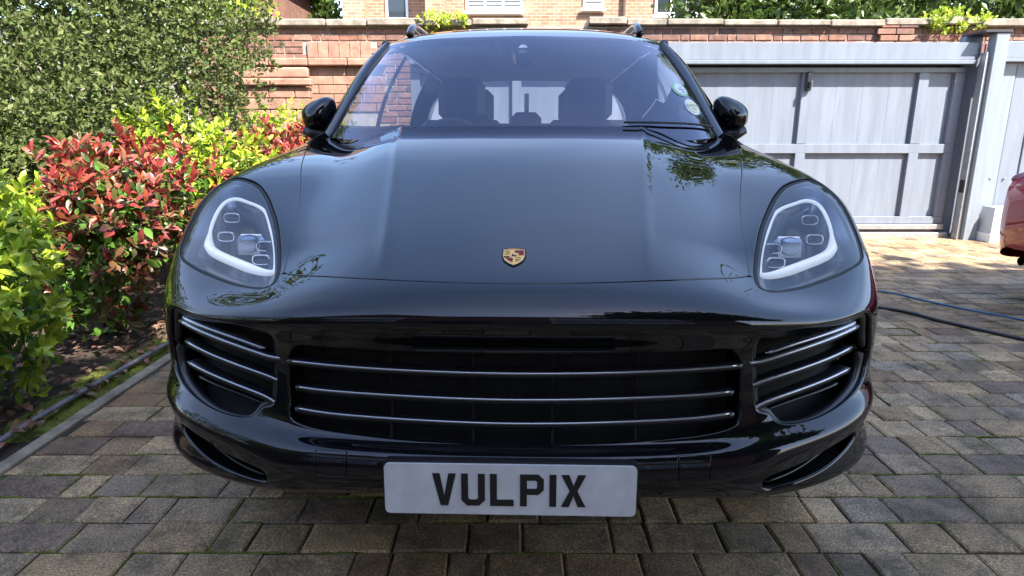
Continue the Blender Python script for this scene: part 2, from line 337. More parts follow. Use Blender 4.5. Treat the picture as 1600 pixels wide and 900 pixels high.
tag(obj('ground', ([(-200, -200, -.06), (200, -200, -.06), (200, 200, -.06), (-200, 200, -.06)], [(0, 1, 2, 3)]), M['grass']), kind='structure')
drive = tag(obj('driveway', ([(-1.80, -12, -.007), (14, -12, -.007), (14, 8.28, -.007), (-1.80, 8.28, -.007)], [(0, 1, 2, 3)]), M['joint']), kind='structure')
def paver_mesh(w, d, seed):
    r = random.Random(seed); h = .05; c = .007
    def j(a=.0022): return r.uniform(-a, a)
    x0, x1, y0, y1 = -w / 2, w / 2, -d / 2, d / 2
    V = [(x0, y0, -h), (x1, y0, -h), (x1, y1, -h), (x0, y1, -h)]
    ring = []
    for (ax, ay, bx, by) in ((x0, y0, x1, y0), (x1, y0, x1, y1), (x1, y1, x0, y1), (x0, y1, x0, y0)):
        ring += [(ax + j(), ay + j()), ((2 * ax + bx) / 3 + j(), (2 * ay + by) / 3 + j())]
    V += [(x, y, -.004 + j(.001)) for x, y in ring]
    V += [(x * (1 - c / (w / 2)), y * (1 - c / (d / 2)), j(.0008)) for x, y in ring]
    F = [(i, (i + 1) % 8, 8 + (i + 1) % 8, 8 + i) for i in range(8)]
    F = [tuple(k + 4 for k in f) for f in F] + [tuple(range(12, 20))]
    for s in range(4):
        a, b2, c2 = 4 + 2 * s, 4 + 2 * s + 1, 4 + (2 * s + 2) % 8
        F.append((s, (s + 1) % 4, c2, b2, a))
    return V, F
PITCH = .144; SIZES = (.108, .16, .16, .215, .265)
pv_shapes = {(w, k): paver_mesh(w - .006, PITCH - .006, hash((w, k)) % 999) for w in set(SIZES) for k in range(3)}
pv_mesh = {}
for key, (V, F) in pv_shapes.items(): pv_mesh[key] = mesh('paver', V, F, M['pav'])
spots = []
r0 = -34
for row in range(r0, 57):
    y = .02 + (row + .5) * PITCH
    x = -1.80 + rnd.uniform(0, .04); first = True
    xmax = 9.5 if y > 0 else 6.5
    while x < xmax:
        w = rnd.choice(SIZES)
        if first: w = rnd.choice((.215, .265, .16)); first = False
        spots.append((x + w / 2, y, w)); x += w
def pix(x, y, z):
    p = math.radians(13.7); zc = y * math.cos(p) - (z - 1.17) * math.sin(p); yc = -(z - 1.17) * math.cos(p) - y * math.sin(p)
    if zc < .2: return None
    return 800 + 1000 * x / zc, 450 + 1000 * yc / zc, zc
def vis_size(s):
    q = pix(s[0], s[1], 0)
    if not q or not (-40 < q[0] < 1640 and 360 < q[1] < 930): return 0
    if abs(s[0]) < .82 and 1.75 < s[1] < 6.4: return 0        # under the car
    if s[0] < -.7 and s[1] > 3.0: return 0
    return 1 / q[2]
spots.sort(key=lambda s: -vis_size(s))
far = []
for i, (x, y, w) in enumerate(spots):
    k = rnd.randrange(3); tz = rnd.gauss(0, .0016); rot = (rnd.gauss(0, .006), rnd.gauss(0, .006), rnd.gauss(0, .006))
    if i < 300:
        o = link('paver', pv_mesh[(w, k)], drive); o.location = (x, y, tz); o.rotation_euler = rot
    else:
        V, F = pv_shapes[(w, k)]; far.append(([(v[0] + x, v[1] + y, v[2] + tz) for v in V], F))
obj('paving', merge(*far), M['pav_far'], drive, 'stuff')

# moss growing up out of the joints
ms = []
for i in range(420):
    row = rnd.randrange(8, 40); y = .02 + row * PITCH + rnd.uniform(-.003, .003); x = rnd.choice((rnd.uniform(-1.78, -.2), rnd.uniform(-1.78, 1.5), rnd.uniform(.9, 3.6))); L = rnd.uniform(.04, .22)
    k = max(3, int(L / .015)); ms.append(tube([(x + L * j / k, y + rnd.uniform(-.002, .002), -.0035 + rnd.uniform(-.0015, .0015)) for j in range(k + 1)], [rnd.uniform(.0025, .0055) if 0 < j < k else .001 for j in range(k + 1)], 5))
for x, y, w in spots[:260]:
    if rnd.random() < .3:
        ms.append(tube([(x + w / 2 + rnd.uniform(-.002, .002), y - PITCH * .45 + PITCH * .9 * j / 9, -.0035 + rnd.uniform(-.0015, .001)) for j in range(10)], [rnd.uniform(.002, .005) if 0 < j < 9 else .001 for j in range(10)], 5))
obj('joint_moss', merge(*ms), M['moss'], drive, 'stuff', smooth=True)

# planting bed on the left, edged by narrow stones
NX, NY = 60, 90; V = []; F = []
for j in range(NY + 1):
    for i in range(NX + 1):
        x = -9 + (9 - 1.86) * i / NX; y = -4 + 12.3 * j / NY
        e = min(1, (-1.86 - x) / .3)
        V.append((x, y, -.02 + e * (.03 + .02 * math.sin(x * 9 + y * 5) * math.sin(y * 11)) + rnd.uniform(-.006, .006)))
for j in range(NY):
    for i in range(NX): a = j * (NX + 1) + i; F.append((a, a + 1, a + NX + 2, a + NX + 1))
bed = tag(obj('planting_bed', (V, F), M['soil'], smooth=True), kind='structure')
# moss cushion strip beside the edging
V = []; F = []
for j in range(81):
    for i in range(9):
        y = 2.25 + 1.5 * j / 80; e = math.sin(math.pi * i / 8) * math.sin(math.pi * j / 80)
        V.append((-1.875 - .24 * i / 8 + rnd.uniform(-.012, .012), y, -.02 + .05 * e + rnd.uniform(0, .014) * (e > .1)))
for j in range(80):
    for i in range(8): a = j * 9 + i; F.append((a, a + 9, a + 10, a + 1))
tag(obj('moss_strip', (V, F), M['moss'], smooth=True), 'strip of bright green moss along the edging stones left of the car', 'moss', kind='stuff')
kerb = tag(obj('edging_kerb', box(-1.872, -1.802, -4, 8.2, -.15, -.02), M['soil']), kind='structure')
for k in range(15):
    y0 = -3.9 + k * .8
    o = obj('edging_stone', cbox(-1.858 + rnd.uniform(-.006, .006), -1.803 + rnd.uniform(-.004, .004), y0, y0 + .79, -.14, .012 + rnd.uniform(-.006, .006), .006), M['edging'], kerb)

# ------------------------------------------------------------------ leaves
LEAF_V = np.array([(0, 0, 0), (.38, .2, .05), (.38, 0, 0), (.38, -.2, .05), (.72, .17, .03), (.72, 0, -.03), (.72, -.17, .03), (1, 0, -.12)], float)
LEAF_F = [(0, 2, 1), (0, 3, 2), (1, 2, 5, 4), (2, 3, 6, 5), (4, 5, 7), (5, 6, 7)]
SM_V = np.array([(0, 0, 0), (.5, .27, .07), (1, 0, 0), (.5, -.27, .07)], float); SM_F = [(0, 3, 2), (0, 2, 1)]
def unit(a): return a / np.maximum(1e-9, np.linalg.norm(a, axis=-1, keepdims=True))
def frames(d, up):
    d = unit(d); s = unit(np.cross(up, d)); n = np.cross(d, s); return d, s, n
def leaves_VF(pos, d, up, L, T=LEAF_V, TF=LEAF_F, wide=1.):
    d, s, n = frames(d, up); k = len(pos)
    P = pos[:, None] + L[:, None, None] * (T[None, :, 0:1] * d[:, None] + wide * T[None, :, 1:2] * s[:, None] + T[None, :, 2:3] * n[:, None])
    nv = len(T); F = []
    for f in TF: F.append(np.array(f)[None, :] + (np.arange(k) * nv)[:, None])
    return P.reshape(-1, 3), F
def big_mesh(name, P, Fl, m):
    me = bpy.data.meshes.new(name); P = np.asarray(P, np.float32)
    me.vertices.add(len(P)); me.vertices.foreach_set('co', P.ravel())
    tot = sum(f.size for f in Fl); cnt = sum(len(f) for f in Fl)
    me.loops.add(tot); me.polygons.add(cnt)
    me.loops.foreach_set('vertex_index', np.concatenate([f.ravel() for f in Fl]).astype(np.int32))
    ls = np.concatenate([np.full(len(f), f.shape[1]) for f in Fl]); st = np.concatenate([[0], np.cumsum(ls)[:-1]])
    me.polygons.foreach_set('loop_start', st.astype(np.int32)); 
    me.materials.append(m); me.update(calc_edges=True); me.validate(); return me
def leaf_objects(parent, pos, d, up, L, me, wide=1.):
    d, s, n = frames(d, up)
    for i in range(len(pos)):
        o = link('leaf', me, parent)
        o.matrix_basis = Matrix(((d[i, 0] * L[i], s[i, 0] * L[i] * wide, n[i, 0] * L[i], pos[i, 0]), (d[i, 1] * L[i], s[i, 1] * L[i] * wide, n[i, 1] * L[i], pos[i, 1]), (d[i, 2] * L[i], s[i, 2] * L[i] * wide, n[i, 2] * L[i], pos[i, 2]), (0, 0, 0, 1)))
def crown_points(ells, k, shell=.55):
    """points in a union of ellipsoids (cx,cy,cz,rx,ry,rz), biased to the outside; also returns outward directions"""
    vol = np.array([e[3] * e[4] * e[5] for e in ells]) ** (2 / 3.); pick = rng.choice(len(ells), k, p=vol / vol.sum())
    E = np.array(ells)[pick]; o = unit(rng.normal(size=(k, 3))); r = shell + (1 - shell) * rng.random(k) ** .6
    lump = 1 + .19 * np.sin(o[:, 0] * 5.1 + pick) * np.sin(o[:, 1] * 4.3 + 2 * pick) + .1 * np.sin(o[:, 2] * 7.7 + o[:, 0] * 6)
    return E[:, :3] + o * E[:, 3:] * (r * lump)[:, None], o
def shrub(name, label, base, ells, mats, leaf_mats, nshoot, per, L, wide=1., upw=.8, group=None, cat='shrub', nleaf=60, inner=0, mat_in=None, stems=6, T=LEAF_V, TF=LEAF_F, low=None):
    root = thing(name, label, cat, base, 0, group); B = np.array(base)
    P, o = crown_points(ells, nshoot); keep = P[:, 2] > .05; P, o = P[keep], o[keep]
    ax = unit(o + np.array([0, 0, upw]) + rng.normal(size=P.shape) * .3)
    k = len(P); pp = np.repeat(P, per, 0); a = np.repeat(ax, per, 0); ph = rng.random(k * per) * 6.28
    side = unit(np.cross(a, rng.normal(size=a.shape))); sp = np.tile(np.linspace(0, 1, per), k)
    d = unit(a * (.35 + .9 * sp)[:, None] + side * (1.1 - .5 * sp)[:, None])
    pos = pp + a * (sp * L * .9)[:, None]; Ls = L * (.75 + .5 * rng.random(len(pos))) * (1.05 - .3 * sp)
    up = a + rng.normal(size=a.shape) * .25
    # the leaves nearest to the viewer as pieces, the rest as one mass
    camp = np.array([0, 0, 1.17]); dist = np.linalg.norm(pos - camp, axis=1) - .6 * np.einsum('ij,ij->i', unit(camp - np.array(base)[None] + 0 * pos), pos - np.array(base)) + .5 * rng.random(len(pos)) - .5 * pos[:, 2]
    order = np.argsort(dist); near, rest = order[:nleaf], order[nleaf:]
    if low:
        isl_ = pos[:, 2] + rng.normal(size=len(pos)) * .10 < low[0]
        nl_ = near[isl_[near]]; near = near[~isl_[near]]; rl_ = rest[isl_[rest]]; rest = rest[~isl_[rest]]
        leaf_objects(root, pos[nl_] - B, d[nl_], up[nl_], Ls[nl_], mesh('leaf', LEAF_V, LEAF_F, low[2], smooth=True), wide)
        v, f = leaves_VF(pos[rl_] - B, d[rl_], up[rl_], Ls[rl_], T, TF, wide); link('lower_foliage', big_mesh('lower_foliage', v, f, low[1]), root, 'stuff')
    if nleaf: leaf_objects(root, pos[near] - B, d[near], up[near], Ls[near], mesh('leaf', LEAF_V * [1, 1, 1], LEAF_F, leaf_mats, smooth=True), wide)
    v, f = leaves_VF(pos[rest] - B, d[rest], up[rest], Ls[rest], T, TF, wide); o2 = link('foliage', big_mesh('foliage', v, f, mats), root, 'stuff')
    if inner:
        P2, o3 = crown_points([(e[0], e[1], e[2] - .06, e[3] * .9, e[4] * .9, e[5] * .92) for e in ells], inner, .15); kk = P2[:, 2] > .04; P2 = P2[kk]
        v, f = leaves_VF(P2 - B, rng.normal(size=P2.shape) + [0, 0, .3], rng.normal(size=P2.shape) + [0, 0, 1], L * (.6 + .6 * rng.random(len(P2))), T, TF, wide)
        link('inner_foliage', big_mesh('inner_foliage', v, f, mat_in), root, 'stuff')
    for s in range(stems):
        e = ells[s % len(ells)]; a0 = Vector((rnd.uniform(-.06, .06), rnd.uniform(-.06, .06), -.03)); a2 = Vector((e[0], e[1], e[2])) - Vector(base) + Vector((rnd.uniform(-1, 1) * e[3] * .5, rnd.uniform(-1, 1) * e[4] * .5, e[5] * rnd.uniform(0, .6)))
        a1 = a0.lerp(a2, .5) + Vector((rnd.uniform(-.07, .07), rnd.uniform(-.07, .07), .03))
        obj('stem', tube(crom([a0, a1, a2], 4), [.014 - .0012 * i for i in range(9)], 6), M['wood'], root, smooth=True)
    return root
RED = [(0, (.34, .03, .03)), (.25, (.42, .09, .07)), (.45, (.24, .025, .025)), (.62, (.40, .14, .05)), (.78, (.36, .05, .045)), (.88, (.14, .15, .04)), (1, (.07, .10, .03))]
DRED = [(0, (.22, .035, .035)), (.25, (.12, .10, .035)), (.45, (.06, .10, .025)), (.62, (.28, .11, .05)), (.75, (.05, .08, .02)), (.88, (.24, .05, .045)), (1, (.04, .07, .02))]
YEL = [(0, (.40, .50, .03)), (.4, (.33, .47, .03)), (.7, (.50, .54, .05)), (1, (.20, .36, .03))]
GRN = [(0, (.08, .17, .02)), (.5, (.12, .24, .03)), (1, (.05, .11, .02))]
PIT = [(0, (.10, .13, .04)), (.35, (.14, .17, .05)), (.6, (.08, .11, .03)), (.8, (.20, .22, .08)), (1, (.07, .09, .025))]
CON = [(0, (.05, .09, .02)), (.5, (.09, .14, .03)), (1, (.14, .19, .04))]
LM = {}
for nm, st in (('red', RED), ('dred', DRED), ('yel', YEL), ('grn', GRN), ('pit', PIT), ('con', CON)):
    LM[nm] = leaf_mat(nm + '_leaves', st); LM[nm + '1'] = leaf_mat(nm + '_leaf', st, isl=False)
LM['pit'].node_tree.nodes['Principled BSDF'].inputs['Roughness'].default_value = .55
LM['pit'].node_tree.nodes['Principled BSDF'].inputs['Specular IOR Level'].default_value = .25

shrub('photinia_shrub', 'large red-leaved shrub between the two yellow-green ones, beside the headlamp', (-2.35, 3.65, 0),
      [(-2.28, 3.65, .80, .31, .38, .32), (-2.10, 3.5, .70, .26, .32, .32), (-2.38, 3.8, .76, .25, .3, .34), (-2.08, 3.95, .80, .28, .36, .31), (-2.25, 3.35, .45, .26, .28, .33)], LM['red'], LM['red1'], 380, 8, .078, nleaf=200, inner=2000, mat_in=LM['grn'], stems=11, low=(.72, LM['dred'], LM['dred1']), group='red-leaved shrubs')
shrub('golden_shrub', 'bright yellow-green shrub at the left edge, nearest the camera', (-2.30, 2.55, 0),
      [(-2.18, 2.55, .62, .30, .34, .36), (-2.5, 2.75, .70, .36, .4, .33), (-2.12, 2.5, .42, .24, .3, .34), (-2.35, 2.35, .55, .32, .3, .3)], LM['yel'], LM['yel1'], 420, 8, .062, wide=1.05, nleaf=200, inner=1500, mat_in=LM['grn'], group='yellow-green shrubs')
shrub('photinia_shrub', 'small dark red shrub cut off by the left edge of the picture', (-2.18, 2.05, 0),
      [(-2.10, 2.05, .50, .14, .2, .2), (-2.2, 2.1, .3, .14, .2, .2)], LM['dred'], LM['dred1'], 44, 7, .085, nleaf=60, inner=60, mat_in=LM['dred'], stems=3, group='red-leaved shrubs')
shrub('golden_shrub', 'tall yellow-green shrub rising behind the large red shrub', (-2.5, 4.95, 0),
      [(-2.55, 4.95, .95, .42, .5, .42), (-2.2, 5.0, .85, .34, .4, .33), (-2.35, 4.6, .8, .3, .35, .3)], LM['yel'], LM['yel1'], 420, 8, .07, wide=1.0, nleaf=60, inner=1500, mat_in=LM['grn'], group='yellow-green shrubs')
shrub('photinia_shrub', 'pale red shrub farther back, just left of the door mirror', (-2.15, 6.0, 0),
      [(-2.2, 6.0, .85, .36, .4, .34), (-1.95, 6.1, .8, .3, .35, .34)], LM['red'], LM['red1'], 300, 7, .085, nleaf=40, inner=900, mat_in=LM['dred'], group='red-leaved shrubs')
shrub('golden_shrub', 'low yellow-green shrub below the brick pier, behind the far red shrub', (-2.3, 7.0, 0),
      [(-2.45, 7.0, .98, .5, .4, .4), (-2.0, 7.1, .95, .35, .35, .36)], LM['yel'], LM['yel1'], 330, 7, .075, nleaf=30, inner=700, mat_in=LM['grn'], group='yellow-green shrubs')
# the big variegated evergreen
BIG = [(-4.3, 5.4, 1.5, 1.6, 1.5, 1.5), (-3.15, 5.95, 1.55, .95, .9, 1.45), (-3.3, 5.0, 1.0, .85, .9, .95), (-4.0, 4.2, 1.1, 1.1, 1.1, 1.1), (-5.4, 4.4, 1.5, 1.5, 1.4, 1.5), (-3.0, 6.3, 2.3, .75, .8, 1.0), (-4.4, 5.9, 2.7, 1.5, 1.3, .9), (-4.4, 3.2, .75, .8, .8, .8), (-3.4, 4.1, .7, .65, .7, .7)]
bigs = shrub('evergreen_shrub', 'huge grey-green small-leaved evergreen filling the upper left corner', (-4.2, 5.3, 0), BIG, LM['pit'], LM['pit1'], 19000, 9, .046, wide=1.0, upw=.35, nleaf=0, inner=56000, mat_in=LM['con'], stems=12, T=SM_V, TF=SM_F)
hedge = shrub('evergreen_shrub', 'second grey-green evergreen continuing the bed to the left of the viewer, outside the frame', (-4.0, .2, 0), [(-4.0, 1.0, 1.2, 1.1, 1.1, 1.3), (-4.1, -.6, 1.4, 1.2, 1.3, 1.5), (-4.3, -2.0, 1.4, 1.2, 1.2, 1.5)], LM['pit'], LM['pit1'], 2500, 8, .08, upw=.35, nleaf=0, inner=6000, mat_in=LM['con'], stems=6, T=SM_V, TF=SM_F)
# fallen leaves on the bed
k = 900; pos = np.stack([-1.9 - rng.random(k) ** 1.5 * 1.0, 1.6 + rng.random(k) * 2.6, np.full(k, .03) + rng.random(k) * .03], 1)
LM['litter'] = leaf_mat('litter', [(0, (.16, .09, .05)), (.4, (.26, .17, .11)), (.7, (.34, .15, .11)), (1, (.10, .06, .03))], transl=.1, rough=.6)
v, f = leaves_VF(pos, rng.normal(size=(k, 3)) * [1, 1, .25], np.array([0, 0, 1.]) + rng.normal(size=(k, 3)) * .35, .03 + .035 * rng.random(k), wide=1.25)
tag(link('fallen_leaves', big_mesh('fallen_leaves', v, f, LM['litter'])), 'dry brown leaves scattered over the soil of the bed', 'leaves', kind='stuff')

# ------------------------------------------------------------------ brick boundary wall
WY = 8.30
wall = thing('brick_wall', 'old red brick boundary wall with weathered coping behind the gate and car', 'wall', (2, WY, 0))
def wpart(name, VF, m, parent=wall, kind=None): return obj(name, xf(VF, Matrix.Translation((-2, -WY, 0))), m, parent, kind)
wpart('wall_core', box(-9, 14, WY + .012, WY + .34, -.05, 2.415), M['mortar'])
br_me = {}
def brick_me(w, h=.065, d=.05):
    if w not in br_me:
        br_me[w] = [mesh('brick', *cbox(-w / 2 + rnd.uniform(-.003, .003), w / 2 + rnd.uniform(-.003, .003), -.0 + rnd.uniform(-.003, .003), d, -h / 2 + rnd.uniform(-.002, .002), h / 2 + rnd.uniform(-.002, .002), .005), M['brick']) for _ in range(3)]
    return rnd.choice(br_me[w])
rest = []; cand = []
for row in range(32):
    z = .0375 + row * .075; x = -3.9 + (0 if row % 2 else -.1125)
    k = 0
    while x < 8.4:
        w = .215 if (k + row // 3) % 3 or row % 4 == 1 else .1025
        cx = x + w / 2
        if not ((z < 2.06 and -3.45 < cx < -1.55) or (z < 2.22 and -2.5 < cx < -1.72)):
            vis = (cx < -1.2 and z > 1.3) or (z > 2.12 and cx > 1.55 and cx < 7.2) or (z > 2.3)
            cand.append((0 if vis else 1, cx, z, w))
        x += w + .010; k += 1
cand.sort(key=lambda c: c[0])
for i, (h, cx, z, w) in enumerate(cand):
    me = brick_me(w); dy = rnd.uniform(-.004, .004)
    if i < 300: o = link('brick', me, wall); o.location = (cx - 2, dy, z)
    else: rest.append(([(v.co.x + cx - 2, v.co.y + dy, v.co.z + z) for v in me.vertices], [tuple(p.vertices) for p in me.polygons]))
obj('brickwork', merge(*rest), M['brick_far'], wall, 'stuff')
x = -9
while x < 14:
    w = rnd.uniform(.45, .75); dz = rnd.uniform(-.012, .012)
    if not (.05 < x < .35): wpart('coping_stone', cbox(x, x + w - .012, WY - .07 + rnd.uniform(-.015, .015), WY + .42, 2.418 + dz, 2.495 + dz + rnd.uniform(-.01, .015), .012), M['coping'])
    x += w
# stonework left of the car: soldier lintel, moulding, large blocks, projecting pier
for k in range(6): wpart('lintel_stone', cbox(-2.50 + k * .13, -2.375 + k * .13, WY - .03, WY + .02, 2.050, 2.238, .006), M['stone'])
for k in range(4): wpart('moulding_stone', cbox(-3.45 + k * .48, -2.975 + k * .48, WY - .085, WY + .02, 1.955, 2.045, .014), M['stone'])
for r in range(5):
    z0 = 1.415 + r * .108; x = -3.45 - (r % 2) * .17
    for k in range(6): wpart('stone_block', cbox(max(x, -3.45), min(x + .345, -1.56), WY - .006 - rnd.uniform(0, .008), WY + .02, z0, z0 + .10, .006), M['stone']); x += .352
for r in range(6):
    x = -3.4 - (r % 2) * .2
    for k in range(4):
        if min(x + .31, -2.47) > max(x, -3.4): wpart('pier_block', cbox(max(x, -3.4), min(x + .31, -2.47), WY - .16, WY - .02, .9 + r * .135, 1.026 + r * .135, .008), M['stone'])
        x += .318
wpart('pier_coping', cbox(-3.46, -2.43, WY - .21, WY - .09, 1.715, 1.80, .015), M['stone']); wpart('pier_top', cbox(-3.38, -2.47, WY - .17, WY - .09, 1.802, 1.93, .02), M['stone'])
# brick pier and soldier course above the gate on the right
for r in range(6):
    for k in range(2): o = link('brick', brick_me(.215), wall); o.location = (4.53 + k * .225 + (r % 2) * .04 - 2, -.055, 2.05 + r * .075)
for k in range(26):
    o = obj('soldier_brick', cbox(-.033, .033, -.17, .02, -.09, .09, .006), M['brick'], wall); o.location = (5.05 + k * .077 - 2, -.06, 2.09 + .03 * math.exp(-((k - 4) / 4) ** 2)); o.rotation_euler = (0, 0, 0)
def tuft(label, c, ells, ns, L=.055):
    shrub('wall_plant', label, c, ells, LM['yel'], LM['yel1'], ns, 7, L, nleaf=0, inner=0, stems=3, cat='plant', group='plants growing on the wall')
tuft('yellow-green creeper spilling over the wall above the gate post', (5.35, 8.45, 2.2), [(5.25, 8.25, 2.46, .26, .2, .12), (5.6, 8.3, 2.43, .22, .2, .11)], 130)
tuft('small green plant on the wall just above the left end of the car roof', (-.85, 8.4, 2.3), [(-.95, 8.25, 2.47, .16, .15, .09), (-.68, 8.25, 2.45, .14, .14, .08)], 70)

# ------------------------------------------------------------------ houses
def windows(root, wins, y, s, fm, gm, lead=0):
    for (x0, x1, z0, z1, nl) in wins:
        f = .06; pr = [box(x0, x1, y - .05, y + .03, z0, z0 + f), box(x0, x1, y - .05, y + .03, z1 - f, z1)]
        w = (x1 - x0 - f) / nl
        for k in range(nl + 1): pr.append(box(x0 + k * w, x0 + k * w + f, y - .048, y + .028, z0 + f, z1 - f))
        win = obj('window', merge(*pr), fm, root)
        for k in range(nl):
            obj('pane', box(x0 + k * w + f, x0 + (k + 1) * w, y - .012, y - .004, z0 + f, z1 - f), gm, win)
            if lead == 1:
                for j in range(int((z1 - z0 - 2 * f) / .09)): obj('blind_slat', box(x0 + k * w + f + .004, x0 + (k + 1) * w - .004, y - .03, y - .014, z0 + f + .01 + j * .09, z0 + f + .07 + j * .09), M['blind'], win)
        obj('sill', box(x0 - .06, x1 + .06, y - .12, y - .051, z0 - .07, z0 - .003), fm, win)
HY = 17.
hs = thing('brick_house', 'pink brick house with white windows beyond the wall, above the car roof', 'house', (.6, HY, 0))
def hp(name, VF, m, parent=hs): return obj(name, VF, m, parent)
T = lambda x: x - .6
hp('wall', box(T(-4.05), T(5.35), 0, 8, -.05, 5.6), M['house'])
hp('chimney_breast', box(T(-4.07), T(-3.55), -.5, -.003, -.05, 7.4), M['house']); hp('bay', box(T(-2.05), T(-1.62), -.75, -.003, -.05, 5.5), M['house'])
hp('drainpipe', tube([(T(2.75), -.08, 0), (T(2.75), -.08, 5.5)], .045, 8), M['roof'])
hp('roof', prism([(-.5, 5.58), (4, 7.4), (8.5, 5.58)], T(-4.4), T(5.7), 'x'), M['roof'])
windows(hs, [(T(-3.12), T(-2.56), 3.86, 5.3, 1)], 0, 1, M['white'], M['winglass'])
windows(hs, [(T(-1.14), T(.26), 4.06, 5.4, 3), (T(1.75), T(2.25), 4.13, 5.3, 1)], 0, 1, M['white'], M['winglass'], 1)
windows(hs, [(T(3.52), T(4.72), 3.98, 5.3, 3)], 0, 1, M['white'], M['winglass'])
ch = thing('brick_building', 'sliver of dark brick building beside the top of the evergreen shrub', 'building', (-6.75, 18, 0))
obj('wall', box(-1.6, .62, 0, 3, -.05, 5.2), M['house_back'], ch); obj('roof', prism([(-.3, 5.2), (1.5, 6.8), (3.3, 5.2)], -1.9, .9, 'x'), M['roof'], ch)
# house behind the photographer, seen only as a reflection
M['painted_sky_pane'] = simple('sky_reflection_pane', (.40, .46, .55), .1)  # reflected sky put into the pane colour
hb = thing('facing_house', 'dark brick house standing behind the viewer, mirrored in the car nose', 'house', (0, -3.7, 0))
obj('wall', box(-9, 7, -7, 0, -.05, 5.3), M['house_back'], hb)
obj('roof', prism([(.45, 5.2), (-3.5, 8.2), (-7.45, 5.2)], -9.4, 7.4, 'x'), M['roof'], hb)
obj('gable', prism([(-5.6, 5.28), (-1.6, 5.28), (-3.6, 7.3)], .25, .5, 'y'), M['house_back'], hb)
for (x0, x1, z0, z1, nl) in ((.2, 3.4, 2.9, 4.4, 4), (-5, -2.4, 2.9, 4.3, 3), (.2, 3.4, .8, 2.1, 4), (-5, -2.4, .8, 2.2, 3)):
    pr = [box(x0, x1, .004, .08, z0, z0 + .09), box(x0, x1, .004, .08, z1 - .09, z1)]; w = (x1 - x0 - .09) / nl
    for k in range(nl + 1): pr.append(box(x0 + k * w, x0 + k * w + .09, .004, .078, z0 + .09, z1 - .09))
    win = obj('window', merge(*pr), M['white'], hb)
    for k in range(nl): obj('pane', box(x0 + k * w + .09, x0 + (k + 1) * w, .006, .03, z0 + .09, z1 - .09), M['painted_sky_pane'], win)
obj('door', box(-1.5, -.5, .004, .07, 0, 2.1), M['gate_dark'], hb)

# ------------------------------------------------------------------ trees
def tree(name, label, base, ells, k, L, mat, trunk_r, group=None, wide=1.3, per=6, up=.0):
    root = thing(name, label, 'tree', base, 0, group); B = np.array(base)
    P, o = crown_points(ells, k, .25); pp = np.repeat(P, per, 0) + rng.normal(size=(k * per, 3)) * L * .9
    d = np.repeat(o, per, 0) * .6 + rng.normal(size=pp.shape) * .7 + [0, 0, up]
    v, f = leaves_VF(pp - B, d, rng.normal(size=pp.shape) + [0, 0, .6], L * (.6 + .8 * rng.random(len(pp))), SM_V, SM_F, wide)
    link('crown', big_mesh('crown', v, f, mat), root, 'stuff')
    top = max(e[2] for e in ells); pts = [(0, 0, -.1), (.05, .03, top * .35), (-.03, .05, top * .7), (0, 0, top)]
    obj('trunk', tube(crom(pts, 4), [trunk_r * (1 - .065 * i) for i in range(13)], 10), M['wood'], root, smooth=True)
    for s in range(5):
        e = ells[s % len(ells)]; z0 = top * (.45 + .1 * s)
        obj('limb', tube(crom([(0, 0, z0 * .8), ((e[0] - B[0]) * .4 + rnd.uniform(-.3, .3), (e[1] - B[1]) * .4, z0 + .2), (e[0] - B[0], e[1] - B[1] + rnd.uniform(-.4, .4), e[2] + .4)], 4), [trunk_r * .4 * (1 - .09 * i) for i in range(9)], 7), M['wood'], root, smooth=True)
    return root
for i, (x, y, h, r) in enumerate([(3.9, 12.2, 6.4, 1.1), (5.5, 12.0, 7.4, 1.25), (7.2, 12.3, 6.9, 1.2), (8.9, 12.1, 7.6, 1.3), (10.6, 12.2, 7.0, 1.25), (12.4, 12.0, 7.3, 1.3)]):
    tree('conifer_tree', ['conifer nearest the house end of the hedge row beyond the wall', 'second conifer from the house in the row beyond the wall', 'third conifer from the house in the row beyond the wall', 'fourth conifer from the house, above the gate post', 'conifer beyond the wall at the right edge', 'farthest right conifer, outside the right edge'][i],
         (x, y, 0), [(x, y, h * .25, r, r, h * .27), (x, y, h * .5, r * .85, r * .85, h * .27), (x, y, h * .75, r * .6, r * .6, h * .22), (x, y, h * .9, r * .3, r * .3, h * .12)], 2600, .15, LM['con'], .16, 'conifers beyond the wall', up=.5, wide=.8)
tree('spruce_tree', 'small pointed conifer against the sky above the wall on the left', (-6.05, 21.5, 0), [(-6.05, 21.5, 2.6, 1.2, 1.2, 1.6), (-6.05, 21.5, 3.9, .85, .85, 1.2), (-6.05, 21.5, 5.0, .45, .45, .9)], 900, .2, LM['con'], .14, up=.3)
tree('broadleaf_tree', 'pale green tree peeping over the evergreen shrub beside the wall', (-4.6, 10.5, 0), [(-4.3, 10.3, 3.1, .8, .8, .6), (-5.2, 10.8, 3.4, 1.2, 1.1, .9)], 900, .08, LM['yel'], .1)
tree('shade_tree', 'tall tree standing to the right behind the viewer, shading the drive', (5.2, -2.6, 0), [(4.7, -2.5, 6.6, 2.6, 2.4, 1.9), (3.9, -4.0, 7.2, 2.2, 2.2, 1.7), (6.6, -2.6, 7.4, 2.4, 2.3, 1.9), (5.2, -.9, 6.3, 2.0, 1.5, 1.5), (7.6, -1.1, 7.0, 2.2, 1.5, 1.7), (3.2, -1.9, 6.2, 1.3, 1.4, 1.2)], 7500, .3, LM['grn'], .3)

